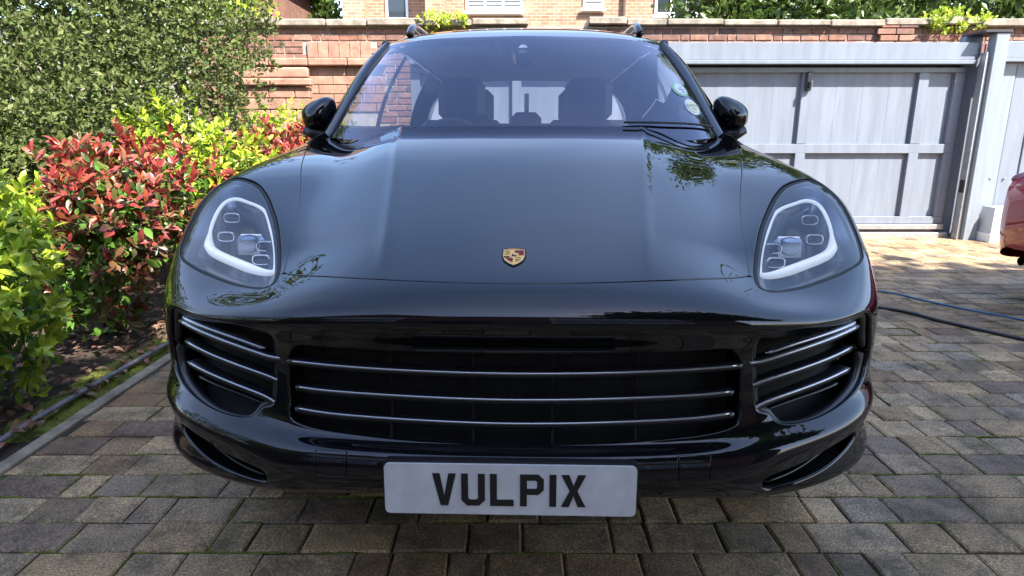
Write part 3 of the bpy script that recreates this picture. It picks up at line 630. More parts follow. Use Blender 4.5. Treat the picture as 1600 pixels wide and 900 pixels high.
# ------------------------------------------------------------------ gate, post, fence
GY = 7.28
gate = thing('sliding_gate', 'grey-blue panelled driveway gate behind the car', 'gate', (2, GY, 0))
def gp(name, VF, m, parent=gate): return obj(name, xf(VF, Matrix.Translation((-2, -GY, 0))), m, parent)
gp('header_beam', cbox(-1.1, 4.945, GY - .09, GY + .06, 1.915, 2.09, .004), M['gate'])
gp('drip_ledge', cbox(-1.1, 4.945, GY - .115, GY - .012, 1.872, 1.912, .004), M['gate'])
gp('top_rail', cbox(-1.1, 4.90, GY - .015, GY + .045, 1.795, 1.845, .003), M['gate'])
gp('mid_rail', cbox(-1.1, 4.90, GY - .012, GY + .045, .94, 1.04, .003), M['gate'])
gp('bottom_rail', cbox(-1.1, 4.90, GY - .015, GY + .045, .155, .235, .003), M['gate'])
gp('rack', cbox(-1.1, 4.90, GY - .05, GY + .03, .095, .15, .004), M['galv']); gp('track', cbox(-1.1, 4.95, GY - .07, GY + .06, -.01, .06, .004), M['galv'])
stl = [(-1.1, -1.0), (.0, .1), (1.55, 1.65), (3.15, 3.26), (4.41, 4.52), (4.80, 4.90)]
for a, b_ in stl:
    gp('stile', cbox(a, b_, GY - .0135, GY + .045, 1.043, 1.793, .003), M['gate']); gp('stile', cbox(a, b_, GY - .0135, GY + .045, .237, .938, .003), M['gate'])
for (a0, a1), (b0, b1) in zip(stl[:-1], stl[1:]):
    nb = max(1, round((b0 - a1) / .145)); w = (b0 - a1) / nb
    for k in range(nb):
        for z0, z1 in ((.236, .939), (1.041, 1.794)):
            gp('board', cbox(a1 + k * w + .0002, a1 + (k + 1) * w - .0002, GY + .032 + .001 * (k % 2), GY + .06, z0, z1, .0006), M['gate'])
gp('backing', box(-1.1, 4.9, GY + .062, GY + .07, .1, 1.9), M['gate_dark'])
h = gp('lock', cbox(3.175, 3.235, GY - .06, GY - .014, 1.60, 1.80, .012), M['plastic']); gp('handle', cbox(3.19, 3.22, GY - .10, GY - .0605, 1.63, 1.70, .01), M['plastic'], h)
po = thing('gate_post', 'tall pale grey metal post with flat cap at the end of the gate', 'post', (5.09, 7.12, 0))
obj('shaft', cbox(-.065, .075, -.06, .06, -.03, 2.17, .005), M['post'], po); obj('cap', cbox(-.20, .085, -.075, .30, 2.172, 2.195, .003), M['gate_dark'], po)
obj('guide_channel', merge(cbox(-.135, -.118, -.05, .04, 0, 1.98, .003), cbox(-.118, -.072, -.012, .01, 0, 1.96, .003)), M['galv'], po)
obj('rear_shaft', cbox(-.21, -.02, .20, .30, -.03, 2.17, .005), M['gate'], po); obj('latch', cbox(-.150, -.1355, -.055, .02, .52, .66, .004), M['plastic'], po)
fe = thing('fence_panel', 'grey boarded fixed panel right of the gate post', 'fence', (6.6, 7.2, 0))
obj('header_beam', cbox(-1.43, 1.6, -.09, .04, 1.93, 2.09, .004), M['gate'], fe); obj('drip_ledge', cbox(-1.43, 1.6, -.11, -.01, 1.888, 1.927, .004), M['gate'], fe)
x = -1.43
for k in range(14): obj('board', cbox(x + .002, x + .212, -.02 + (k % 2) * .012, .03, .0, 1.886, .006), M['post'] if k % 3 == 0 else M['gate'], fe); x += .215
for z in (.62,):
    for k in (-1.30, -1.14): obj('bolt', ball((k, -.022, z + .05), .012, 8, 6), M['galv'], fe)
ob = thing('gate_motor', 'pale grey gate motor box on the ground beside the post', 'gate motor', (5.36, 6.98, 0))
V = [(-.17, -.1, .1), (.2, -.1, .1), (.2, .16, .1), (-.17, .16, .1), (-.13, -.05, .375), (.19, -.05, .375), (.19, .14, .375), (-.13, .14, .375)]
obj('cover', (V, box(0, 1, 0, 1, 0, 1)[1]), M['box'], ob); obj('base', cbox(-.18, .21, -.115, .17, -.005, .097, .008), M['white'], ob)
obj('lock', lathe([(.0, -.12), (.014, -.12), (.014, -.10)], 12, 'y'), M['rubber'], ob).location = (.0, 0, .045)

# ------------------------------------------------------------------ hoses on the ground
def on_ground(name, label, pts, r, m, cat): return tag(obj(name, tube(crom([(x, y, r * .9) for x, y in pts], 8), r, 10), m, smooth=True), label, cat)
on_ground('hose', 'black rubber hose lying across the paving right of the car', [(.9, 4.9), (1.6, 4.62), (2.49, 4.21), (2.72, 3.86), (2.95, 3.51), (3.3, 3.1), (3.6, 2.4), (4.4, 2.0)], .011, M['hose'], 'hose')
on_ground('cable', 'thin blue cable on the paving behind the black hose', [(1.1, 5.3), (1.9, 5.1), (2.75, 4.68), (2.92, 4.42), (3.06, 4.18), (3.2, 4.0), (3.33, 3.84), (3.8, 3.5), (4.5, 3.3)], .0065, M['blue'], 'cable')
tag(obj('pipe', tube(crom([(-1.80, 1.2, .03), (-1.90, 1.75, .035), (-1.93, 2.2, .04), (-1.915, 2.75, .045), (-1.90, 3.3, .04), (-1.89, 4.2, .035), (-1.9, 5.6, .03)], 8), .0115, 10), M['pipe'], smooth=True), 'thin grey pipe running along the edging of the planting bed', 'pipe')
# ------------------------------------------------------------------ panels cut from the body surface
def inside(poly, x, y):
    poly = np.asarray(poly); r = np.zeros(len(x), bool); n_ = len(poly); j = n_ - 1
    for i in range(n_):
        xi, yi = poly[i]; xj, yj = poly[j]
        c = (yi > y) != (yj > y)
        if yi != yj: r ^= c & (x < (xj - xi) * (y - yi) / (yj - yi) + xi)
        j = i
    return r
def dist_poly(poly, x, y):
    P = np.asarray(poly); d = np.full(len(x), 1e9); n_ = len(P)
    for i in range(n_):
        a, b_ = P[i], P[(i + 1) % n_]; e = b_ - a; L2 = max(1e-12, e @ e)
        t = np.clip(((x - a[0]) * e[0] + (y - a[1]) * e[1]) / L2, 0, 1)
        d = np.minimum(d, np.hypot(x - a[0] - t * e[0], y - a[1] - t * e[1]))
    return d
def densify(poly, step=.08):
    out = []; n_ = len(poly)
    for i in range(n_):
        a, b_ = np.array(poly[i], float), np.array(poly[(i + 1) % n_], float); k = max(1, int(np.ceil(np.linalg.norm(b_ - a) / step)))
        for j in range(k): out.append(tuple(a + (b_ - a) * j / k))
    return out
def panel(name, outer, holes, m, parent, step=.085, r=.0025, depth=.012, hole_depth=.03, hole_r=.004, offset=0., flange=True, fine_from=99):
    loops = [densify(outer, step)] + [densify(h, step) for h in holes]
    A = np.array(loops[0]); lo, hi = A.min(0), A.max(0)
    gx, gy = np.meshgrid(np.arange(lo[0] + step / 2, hi[0], step), np.arange(lo[1] + step / 2, hi[1], step)); x, y = gx.ravel(), gy.ravel()
    k = inside(loops[0], x, y)
    for h in loops[1:]: k &= ~inside(h, x, y)
    x, y = x[k], y[k]
    for lp in loops:
        k = dist_poly(lp, x, y) > step * .45; x, y = x[k], y[k]
    pts = []; edges = []
    for lp in loops:
        o = len(pts); pts += lp; edges += [(o + i, o + (i + 1) % len(lp)) for i in range(len(lp))]
    nb = len(pts); pts += list(zip(x, y))
    res = delaunay_2d_cdt([Vector(p) for p in pts], edges, [], 0, 1e-7)
    P2 = np.array([tuple(v) for v in res[0]]); T = np.array([t for t in res[2] if len(t) == 3])
    c = P2[T].mean(1); k = inside(loops[0], c[:, 0], c[:, 1])
    for h in loops[1:]: k &= ~inside(h, c[:, 0], c[:, 1])
    T = T[k]
    V = S(P2[:, 0], P2[:, 1]); Nn = N(P2[:, 0], P2[:, 1]); V = V + Nn * offset
    # consistent winding
    fn = np.cross(V[T[:, 1]] - V[T[:, 0]], V[T[:, 2]] - V[T[:, 0]]); flip = np.einsum('ij,ij->i', fn, Nn[T[:, 0]]) < 0
    T[flip] = T[flip][:, ::-1]
    Vs = [V]; Ns = [Nn]; F = [tuple(t) for t in T]; base = len(V)
    if flange:
        for li, lp in enumerate(loops):
            L = np.array(lp); p = S(L[:, 0], L[:, 1]); nn = N(L[:, 0], L[:, 1]); p = p + nn * offset
            t = np.roll(p, -1, 0) - np.roll(p, 1, 0); t /= np.maximum(1e-9, np.linalg.norm(t, axis=1))[:, None]
            o = np.cross(t, nn); o /= np.linalg.norm(o, axis=1)[:, None]
            area = .5 * np.sum(L[:, 0] * np.roll(L[:, 1], -1) - np.roll(L[:, 0], -1) * L[:, 1])
            sg = (1 if area > 0 else -1) * (1 if li == 0 else -1); o = o * sg
            rr, dd = (r, depth) if li == 0 else (hole_r, hole_depth)
            if li > fine_from: rr, dd = .0012, .01
            rings = []
            for ph in (0, 30, 60, 90):
                a = math.radians(ph); rings.append((p + o * rr * math.sin(a) - nn * rr * (1 - math.cos(a)), nn * math.cos(a) + o * math.sin(a)))
            rings.append((rings[-1][0] - nn * dd, o))
            m_ = len(p)
            for q, (pp, qn) in enumerate(rings): Vs.append(pp); Ns.append(qn)
            for q in range(len(rings) - 1):
                for i in range(m_):
                    a, b_ = base + q * m_ + i, base + q * m_ + (i + 1) % m_; f = (a, b_, b_ + m_, a + m_); F.append(f if sg < 0 else f[::-1])
            base += m_ * len(rings)
    return obj(name, (np.concatenate(Vs), F), m, parent, normals=np.concatenate(Ns))
def mir(poly): return [(-a, b_) for a, b_ in poly][::-1]
def grow(poly, d):
    P = np.array(poly, float); n_ = len(P); t = np.roll(P, -1, 0) - np.roll(P, 1, 0); t /= np.linalg.norm(t, axis=1)[:, None]
    area = .5 * np.sum(P[:, 0] * np.roll(P[:, 1], -1) - np.roll(P[:, 0], -1) * P[:, 1]); o = np.stack([t[:, 1], -t[:, 0]], 1) * (1 if area > 0 else -1)
    return [tuple(q) for q in P + o * d]
shut = [(0, 8.86), (.85, 8.885), (1.7, 8.93), (2.3, 9.03), (3.06, 9.14)]
gap = [(5.90, 13.70), (5.36, 12.817), (4.88, 12.183), (4.48, 11.533), (4.05, 10.783), (3.58, 10.05), (3.24, 9.483), (3.06, 9.14)]
rear = [(0, 13.05), (1.1, 13.06), (2.30, 13.15), (3.2, 13.55), (4.20, 13.92), (5.10, 13.98), (5.58, 13.93), (5.90, 13.70)]
lamp = [(5.73, 10.767), (5.20, 10.817), (4.85, 10.633), (4.48, 10.317), (4.02, 9.933), (3.59, 9.533), (3.27, 9.117), (3.20, 8.717), (3.42, 8.46), (3.90, 8.36), (4.50, 8.233), (5.03, 8.14), (5.42, 8.167), (5.66, 8.25), (5.75, 8.47), (5.80, 8.95), (5.82, 9.50), (5.87, 10.083), (5.89, 10.517)]
grille = [(0, 6.03), (1, 6.05), (1.83, 6.08), (2.33, 6.11), (2.56, 6.03), (2.74, 5.79), (2.83, 5.567), (2.89, 4.95), (2.84, 4.30), (2.62, 4.04), (1.7, 3.95), (1.03, 3.85), (0, 3.79)]
intake = [(2.93, 6.30), (3.10, 6.54), (3.73, 6.79), (4.38, 6.94), (4.95, 6.98), (5.24, 6.80), (5.45, 6.03), (5.57, 4.92), (5.42, 4.15), (4.85, 3.82), (4.25, 3.68), (3.80, 3.72), (3.54, 3.88), (3.38, 4.23), (3.17, 4.42), (3.08, 5.05), (3.00, 5.567), (2.93, 5.97)]
slot = [(4.95, 2.42), (4.42, 2.40), (3.96, 2.20), (3.30, 2.05), (3.12, 1.78), (3.28, 1.26), (3.93, 1.40), (4.58, 1.68), (5.02, 1.98)]
lampS = crom(lamp, 5, True); lampH = grow(lampS, .12)
intS = crom(intake, 4, True); slotS = crom(slot, 4, True)
gS = crom(grille, 6); grS = gS + [(-a, b_) for a, b_ in gS[::-1]][1:-1]
shS = crom(shut, 6); gaS = crom(gap, 6); reS = crom(rear, 5)
def nearest(poly, q): return min(range(len(poly)), key=lambda i: (poly[i][0] - q[0]) ** 2 + (poly[i][1] - q[1]) ** 2)
iA, iB = nearest(lampH, (3.12, 9.1)), nearest(lampH, (5.76, 8.20))       # inner seam end, outer seam end
low = lampH[iA:iB + 1]; upp = lampH[iB:] + lampH[:iA + 1]
G = .034
car = thing('black_car', 'gleaming black SUV seen head-on in the middle of the driveway', 'car', (-.002, 1.2, 0), -.028)
# front bumper with its openings
half = [(0, shS[0][1] - G)] + [(a, b_ - G) for a, b_ in shS[1:-1]] + [(lampH[iA][0] - .03, lampH[iA][1] - .02)]
right = half + low + [(7, 8.42), (7, 0)]
outer = right + [(-a, b_) for a, b_ in right[::-1]][:-1]
tow = crom([(1.75, 3.10), (2.08, 3.06), (2.13, 2.95), (2.12, 2.20), (2.06, 2.10), (1.77, 2.14), (1.71, 2.25), (1.71, 3.0)], 3, True)
bumper = panel('front_bumper', outer, [grS, intS, mir(intS), slotS, mir(slotS), tow, mir(tow)], M['paint'], car, hole_depth=.05, hole_r=.007, fine_from=5)
for t_ in (tow, mir(tow)): panel('tow_eye_cover', grow(t_, -.022), [], M['paint'], bumper, step=.06, r=.001, offset=-.0006)
# bonnet
hl = [(a, b_ + G) for a, b_ in shS] ; gl = [(a - .02, b_) for a, b_ in gaS[::-1]][1:]
right = hl[:-1] + [(hl[-1][0] - .03, hl[-1][1])] + gl + [(a - .02, b_ - .02) for a, b_ in reS[::-1]][1:]
right[-1] = (0, right[-1][1])
outer = right + [(-a, b_) for a, b_ in right[::-1]][1:-1]
bonnet = panel('bonnet', outer, [], M['paint'], car, step=.07)
# wings
right = [(a + .02, b_) for a, b_ in gaS] + upp[::-1] + [(7, 8.45), (7, 14.0), (5.98, 14.0)]
for poly in (right, mir(right)): panel('wing', poly, [], M['paint'], car, step=.08)
# dark inner shell behind the seams
def shell(name, u0, u1, v0, v1, off, m, parent, nu, nv, skip=None):
    uu, vv = np.meshgrid(np.linspace(u0, u1, nu), np.linspace(v0, v1, nv)); uu, vv = uu.ravel(), vv.ravel()
    P = S(uu, vv) + N(uu, vv) * off; F = []
    for j in range(nv - 1):
        for i in range(nu - 1):
            if skip and skip((u0 + (u1 - u0) * (i + .5) / (nu - 1)), v0 + (v1 - v0) * (j + .5) / (nv - 1)): continue
            a = j * nu + i; F.append((a, a + 1, a + nu + 1, a + nu))
    return obj(name, (P, F), m, parent, smooth=True)
def lamp_skip(u, v): return inside(lampH, np.array([abs(u)]), np.array([v]))[0]
shell('inner_shell', -6.9, 6.9, 7.3, 13.6, -.022, M['void'], car, 110, 50, lamp_skip)
shell('grille_mesh', -2.95, 2.95, 3.7, 6.3, -.06, M['void'], car, 40, 10)
for s in (-1, 1): shell('intake_mesh', 2.5 * s, 6.6 * s, 2.9, 7.5, -.075, M['void'], car, 24, 14)
for s in (-1, 1): shell('slot_mesh', 2.9 * s, 5.3 * s, .7, 2.9, -.045, M['void'], car, 12, 6)
def on(u, v, off=0.):
    u = np.atleast_1d(np.array(u, float)); v = np.atleast_1d(np.array(v, float)); return S(u, v) + N(u, v) * off
def blade(name, uv, off, hw, th, m, parent, taper=0., highlight=True):
    """rounded horizontal slat: uv path, half height hw, thickness th"""
    L = np.array(crom(uv, 8)); p = on(L[:, 0], L[:, 1], off); nn = N(L[:, 0], L[:, 1]); t = np.gradient(p, axis=0); t /= np.linalg.norm(t, axis=1)[:, None]
    up = np.cross(nn, t); up /= np.linalg.norm(up, axis=1)[:, None]; up *= np.sign(up[:, 2])[:, None]; k = len(p); V = []; F = []; m_ = 14
    s = np.linspace(0, 1, k); w = np.minimum(1, np.minimum(s, 1 - s) / .03) ** .5 * .75 + .25 if taper else np.ones(k)
    for i in range(k):
        for q in range(m_):
            a = 2 * math.pi * q / m_; ca, sa = math.cos(a), math.sin(a); e = .7
            V.append(p[i] + nn[i] * th * math.copysign(abs(ca) ** e, ca) * w[i] + up[i] * hw * math.copysign(abs(sa) ** e, sa) * w[i])
    for i in range(k - 1):
        for q in range(m_): a = i * m_ + q; b_ = i * m_ + (q + 1) % m_; F.append((a, b_, b_ + m_, a + m_))
    F += [tuple(range(m_)), tuple(range((k - 1) * m_, k * m_))[::-1]]
    o = obj(name, (V, F), m, parent, smooth=True)
    if highlight:   # slat highlight put in as a thin bright silver strip
        i0, i1 = int(k * .07), k - int(k * .07); q = [p[i] + nn[i] * th * .92 + up[i] * hw * .55 for i in range(i0, i1)]
        obj('highlight_strip', tube(q, hw * .40, 8), M['silver_dark'], o, smooth=True)
    return o
M['silver_dark'] = simple('highlight_and_lamp_silver', (.42, .44, .47), .25, .9)  # silver of the added slat highlights and of the running lights
for path in ([(0, 5.46), (1.03, 5.49), (2.08, 5.55), (2.86, 5.575)], [(0, 4.90), (1.7, 4.96), (2.72, 4.97)], [(0, 4.40), (1.7, 4.46), (2.74, 4.45)]):
    full = [(-a, b_) for a, b_ in path[::-1]][:-1] + path
    blade('grille_slat', full, -.012, .0082, .016, M['blade'], car, 1)
for u in (-1.35, -.45, .45, 1.35): obj('grille_rib', tube([tuple(on(u, v, -.05)[0]) for v in (3.95, 4.5, 5.2, 6.0)], .004, 6), M['plastic'], car)
for s in (-1, 1):
    for path, hw in (([(2.93, 5.575), (3.28, 5.61), (4.08, 5.88), (5.05, 6.19)], .0105), ([(3.09, 5.02), (3.38, 5.12), (4.12, 5.31), (5.0, 5.45)], .0088), ([(3.16, 4.43), (3.45, 4.57), (4.17, 4.73), (5.0, 4.80)], .0088)):
        blade('intake_slat', [(s * a, b_) for a, b_ in path], -.018, hw, .017, M['blade'], car, 1)
    blade('intake_slat', [(s * a, b_) for a, b_ in [(3.46, 4.32), (4.12, 4.40), (4.95, 4.36)]], -.03, .004, .01, M['blade'], car, 1, False)
    d = blade('running_light', [(s * a, b_) for a, b_ in [(3.32, 5.80), (4.08, 6.10), (5.0, 6.38)]], -.014, .0045, .008, M['silver_dark'], car, 1, False)
    # satin frame round the intake
    fr = crom(grow(intake, -.10), 4, True); fr = [(s * a, b_) for a, b_ in fr]; q = on([a for a, _ in fr], [b_ for _, b_ in fr], -.022)
    obj('intake_frame', tube(list(map(tuple, q)) + [tuple(q[0]), tuple(q[1])], .012, 8, False), M['plastic'], car, smooth=True)
    blade('slot_slat', [(s * a, b_) for a, b_ in [(3.3, 1.55), (3.95, 1.84), (4.7, 2.28)]], -.02, .004, .008, M['gloss'], car, 1, False)
# lower valance tucked under the bumper
def patch(ctrl, nu, nv, mirror=False):
    C = np.array(ctrl, float)
    if mirror: C = np.concatenate([C[:, :0:-1] * np.array([-1, 1, 1]), C], 1)
    R, Cn = C.shape[:2]; a, b_ = nat(R) if R > 2 else np.zeros((2, 2)), nat(Cn) if Cn > 2 else np.zeros((2, 2))
    Wv = weights(np.linspace(0, R - 1, nv), R, a); Wu = weights(np.linspace(0, Cn - 1, nu), Cn, b_)
    return np.einsum('ki,lj,ijc->klc', Wv, Wu, C)
def patch_obj(name, ctrl, nu, nv, m, parent, mirror=False, flip=False, thick=0.):
    G_ = patch(ctrl, nu, nv, mirror); P = G_.reshape(-1, 3)
    du = np.gradient(G_, axis=1); dv = np.gradient(G_, axis=0); n_ = np.cross(du, dv); n_ /= np.maximum(1e-9, np.linalg.norm(n_, axis=2))[..., None]; n_ = n_.reshape(-1, 3) * (-1 if flip else 1)
    F = []
    for j in range(nv - 1):
        for i in range(nu - 1): a = j * nu + i; f = (a, a + 1, a + nu + 1, a + nu); F.append(f[::-1] if flip else f)
    if not thick: return obj(name, (P, F), m, parent, normals=n_)
    k = len(P); V = np.concatenate([P, P - n_ * thick]); F2 = F + [tuple(q + k for q in f[::-1]) for f in F]
    rim = [i for i in range(nu)] + [j * nu + nu - 1 for j in range(1, nv)] + [(nv - 1) * nu + i for i in range(nu - 2, -1, -1)] + [j * nu for j in range(nv - 2, 0, -1)]
    for a, b_ in zip(rim, rim[1:] + rim[:1]): F2.append((a, a + k, b_ + k, b_) if not flip else (a, b_, b_ + k, a + k))
    return obj(name, (V, F2), m, parent, normals=np.concatenate([n_, -n_]))
patch_obj('valance', [[(0, .16, .36), (.3, .165, .36), (.55, .185, .345), (.8, .30, .355), (.9, .5, .37)], [(0, .34, .24), (.3, .34, .24), (.55, .36, .24), (.78, .46, .25), (.86, .58, .26)]], 40, 4, M['plastic'], car, True)
# ------------------------------------------------------------------ headlamps
for s in (-1, 1):
    head = bpy.data.objects.new('headlamp', None); COL.objects.link(head); head.parent = car; head.empty_display_size = .05
    def sg(poly): return [(s * a, b_) for a, b_ in poly] if s > 0 else mir(poly)
    panel('lens', sg(grow(lampS, -.015)), [], M['lens'], head, step=.075, r=.004, depth=.004, offset=-.003)
    # seal round the lens
    lq = grow(lampS, .045); q = on([s * a for a, _ in lq], [b_ for _, b_ in lq], -.014); obj('seal', tube(list(map(tuple, q)) + [tuple(q[0])], .012, 8, False), M['rubber'], head, smooth=True)
    # bowl
    rings = []; cu, cv = 4.85, 9.35; Lp = np.array(lampS)
    V = []; F = []; K = len(Lp)
    for f_, dep in ((1.0, .014), (.93, .02), (.82, .028), (.72, .036), (.66, .075), (.4, .085), (.05, .088)):
        Q = np.array([cu, cv]) + (Lp - [cu, cv]) * f_; V += list(map(tuple, on(s * Q[:, 0], Q[:, 1], -dep)))
    for j in range(6):
        for i in range(K): a, b_ = j * K + i, j * K + (i + 1) % K; F.append((a, b_, b_ + K, a + K))
    obj('bowl', (V, F[:4 * K]), M['lampblack'], head, smooth=True); obj('bowl_floor', (V[4 * K:], [tuple(i - 4 * K for i in f) for f in F[4 * K:]]), M['gloss'], head, smooth=True)
    # bright U of the light guide: thick along the bottom, thin up the sides
    U = [(5.10, 10.40), (4.68, 10.40), (4.26, 10.06), (3.88, 9.74), (3.58, 9.42), (3.50, 9.22), (3.78, 9.06), (4.35, 8.90), (4.92, 8.80), (5.22, 8.88), (5.36, 9.20), (5.46, 9.65), (5.48, 10.1), (5.34, 10.33)]
    Us = crom(U, 6, True); q = on([s * a for a, _ in Us], [b_ for _, b_ in Us], -.019); rr = []
    for a, b_ in Us: rr.append(.0052 + .0078 * max(0, min(1, (9.25 - b_) / .3)))
    obj('light_guide', tube(list(map(tuple, q)) + [tuple(q[0])], rr + [rr[0]], 8, False), M['drl'], head, smooth=True)
    # projector and four small modules
    pc = on(s * 4.72, 9.62, -.05)[0]; nn = Vector((0, -1, .12)).normalized(); R_ = nn.to_track_quat('Z', 'Y').to_matrix().to_4x4()
    def at(u, v, off, VF): return xf(VF, Matrix.Translation(Vector(on(s * u, v, off)[0])) @ R_)
    obj('projector', at(4.62, 9.60, -.055, cbox(-.042, .042, -.032, .032, -.03, .012, .012)), M['silver'], head)
    obj('projector_lens', at(4.62, 9.60, -.045, ball((0, 0, 0), (.034, .027, .014), 20, 10)), M['lens'], head, smooth=True)
    obj('light_bar', at(4.66, 9.86, -.045, cbox(-.034, .034, -.0035, .0035, -.006, .006, .002)), M['drl'], head)
    for u, v in ((4.22, 9.74), (5.22, 9.92), (4.10, 9.40), (5.12, 9.40)):
        ring = [(math.copysign(abs(math.cos(t)) ** .6, math.cos(t)) * .022, math.copysign(abs(math.sin(t)) ** .6, math.sin(t)) * .0125, 0) for t in np.linspace(0, 2 * math.pi, 25)]
        mo = obj('light_module', at(u, v, -.036, tube(ring, .0026, 6, False)), M['chrome'], head, smooth=True)
        obj('module_lens', at(u, v, -.045, ball((0, 0, 0), (.02, .011, .006), 14, 8)), M['gloss'], mo, smooth=True)
# ------------------------------------------------------------------ number plate and crest
def rrect(x0, x1, z0, z1, r, n_=5):
    out = []
    for cx, cz, a0 in ((x1 - r, z1 - r, 0), (x0 + r, z1 - r, 90), (x0 + r, z0 + r, 180), (x1 - r, z0 + r, 270)):
        for k in range(n_ + 1): a = math.radians(a0 + 90 * k / n_); out.append((cx + r * math.cos(a), cz + r * math.sin(a)))
    return out
plate = obj('number_plate', prism(rrect(-.26, .26, -.0555, .0555, .011), -.004, .001), M['plate'], car); plate.location = (-.002, -.012, .452); plate.rotation_euler = (math.radians(-3), 0, 0)
obj('plate_holder', prism(rrect(-.264, .264, -.050, .0615, .012), .0015, .018), M['plastic'], plate)
def glyph(polys, x0): obj('letter', merge(*[prism([(x0 + a - .26, b_ - .0355) for a, b_ in p], -.0052, -.0041) for p in polys]), M['ink'], plate)
w, h_, t_ = .049, .071, .0142
glyph([[(0, h_), (.0155, h_), (.0245, .022), (.0335, h_), (.049, h_), (.0325, 0), (.0165, 0)]], .0997)
glyph([[(0, h_), (0, .012), (.012, 0), (.037, 0), (.049, .012), (.049, h_), (.0348, h_), (.0348, .017), (.031, .0135), (.018, .0135), (.0142, .017), (.0142, h_)]], .1595)
glyph([[(0, h_), (0, 0), (.049, 0), (.049, .0142), (.0142, .0142), (.0142, h_)]], .219)
glyph([[(0, 0), (.0142, 0), (.0142, h_), (0, h_)], [(.0142, h_), (.0142, h_ - .0135), (.033, h_ - .0135), (.0352, h_ - .016), (.0352, .042), (.033, .0395), (.0142, .0395), (.0142, .026), (.038, .026), (.049, .037), (.049, h_ - .011), (.038, h_)]], .281)
glyph([[(0, 0), (.0142, 0), (.0142, h_), (0, h_)]], .3415)
glyph([[(0, h_), (.0165, h_), (.0255, .047), (.0345, h_), (.051, h_), (.0335, .0355), (.051, 0), (.0345, 0), (.0255, .024), (.0165, 0), (0, 0), (.0175, .0355)]], .3655)
cp = on(0, 9.655)[0]; cn = N(np.array([0.]), np.array([9.655]))[0]
crest = obj('crest', prism([(-.0265, .026), (-.012, .0305), (0, .0315), (.012, .0305), (.0265, .026), (.0265, .0), (.022, -.014), (.012, -.025), (0, -.033), (-.012, -.025), (-.022, -.014), (-.0265, 0)], -.002, .003), M['crest_black'], bonnet)
tz = Vector(cn); ty = Vector((0, 0, 1)) - tz * tz.z; ty.normalize(); tx = ty.cross(tz) 
# crest plane: local x -> car x, local z -> up the bonnet, local -y -> outward
crest.matrix_basis = Matrix(((1.04, -tz.x, ty.x * 1.4, cp[0]), (0, -tz.y, ty.y * 1.4, cp[1]), (0, -tz.z, ty.z * 1.4, cp[2]), (0, 0, 0, 1)))
def cpart(name, pts, m, d): obj(name, prism(pts, -.002 - d, -.002 - d + .0006), m, crest)
cpart('field', [(-.0235, .0238), (-.011, .0275), (0, .0285), (.011, .0275), (.0235, .0238), (.0235, .0005), (.0195, -.0125), (.0105, -.0225), (0, -.0295), (-.0105, -.0225), (-.0195, -.0125), (-.0235, .0005)], M['gold'], .0008)
for k, (x0, x1, z0, z1) in enumerate(((.002, .0215, .0165, .0205), (.002, .0215, .0122, .016), (.0105, .0215, .008, .0117), (.0105, .0215, .0035, .0075))): cpart('stripe', [(x0, z0), (x1, z0), (x1, z1), (x0, z1)], M['crest_black'] if k % 2 == 0 else M['crest_red'], .0016)
for k, (x0, x1, z0, z1) in enumerate(((-.0215, -.0095, -.0035, 0), (-.019, -.002, -.0085, -.005), (-.0145, -.002, -.0135, -.010), (-.0095, -.002, -.0190, -.0150))): cpart('stripe', [(x0 + .002 * k * .4, z0), (x1, z0), (x1, z1), (x0, z1)], M['crest_black'] if k % 2 == 0 else M['crest_red'], .0016)
for (bx, bz, sx_) in ((-.0205, .0175, 1), (-.0205, .0115, 1), (-.0205, .0065, 1), (.0035, -.0055, 1), (.0035, -.0115, 1), (.0035, -.0165, .6)):
    cpart('antler', [(bx, bz - .0006), (bx + .012 * sx_, bz + .0012), (bx + .0118 * sx_, bz + .0022), (bx + .0085 * sx_, bz + .0016), (bx + .008 * sx_, bz + .003), (bx + .0068 * sx_, bz + .0014), (bx + .0045 * sx_, bz + .0022), (bx + .004 * sx_, bz + .0008), (bx, bz + .0006)], M['crest_black'], .0014)
cpart('horse', [(-.005, .0005), (-.0035, .0045), (-.0045, .0052), (-.002, .008), (-.0008, .0065), (-.0012, .0045), (.0035, .003), (.006, .0055), (.005, .0015), (.0042, -.0025), (.003, .0002), (-.001, .001), (-.0035, -.0005)], M['crest_black'], .0018)
cpart('scroll', [(-.019, .0225), (0, .0262), (.019, .0225), (.019, .0232), (0, .0269), (-.019, .0232)], M['crest_red'], .0013)
# ------------------------------------------------------------------ greenhouse
wsB = [(0, 1.24, 1.135), (.25, 1.255, 1.135), (.5, 1.31, 1.135), (.70, 1.44, 1.14), (.825, 1.60, 1.148)]
wsT = [(0, 1.97, 1.603), (.2, 1.98, 1.602), (.4, 2.02, 1.599), (.57, 2.09, 1.592), (.672, 2.165, 1.582)]
rows = []
for k in range(5):
    t = k / 4; rows.append([tuple(np.array(a) * (1 - t) + np.array(b_) * t + np.array([0, -.018, .022]) * 4 * t * (1 - t) * (1 if i < 4 else .8)) for i, (a, b_) in enumerate(zip(wsB, wsT))])
WS = np.array(rows)
screen = patch_obj('windscreen', WS, 49, 25, M['glass'], car, True)
def ws_pt(u, v, off=0.):
    C = np.concatenate([WS[:, :0:-1] * np.array([-1, 1, 1]), WS], 1)
    def e(a, b_): return np.einsum('i,j,ijc->c', weights(np.array([b_]), 5, nat(5))[0], weights(np.array([a + 4.]), 9, nat(9))[0], C)
    p = e(u, v); n_ = np.cross(e(u + .01, v) - e(u - .01, v), e(u, v + .01) - e(u, v - .01)); n_ /= np.linalg.norm(n_); return p + n_ * off, n_
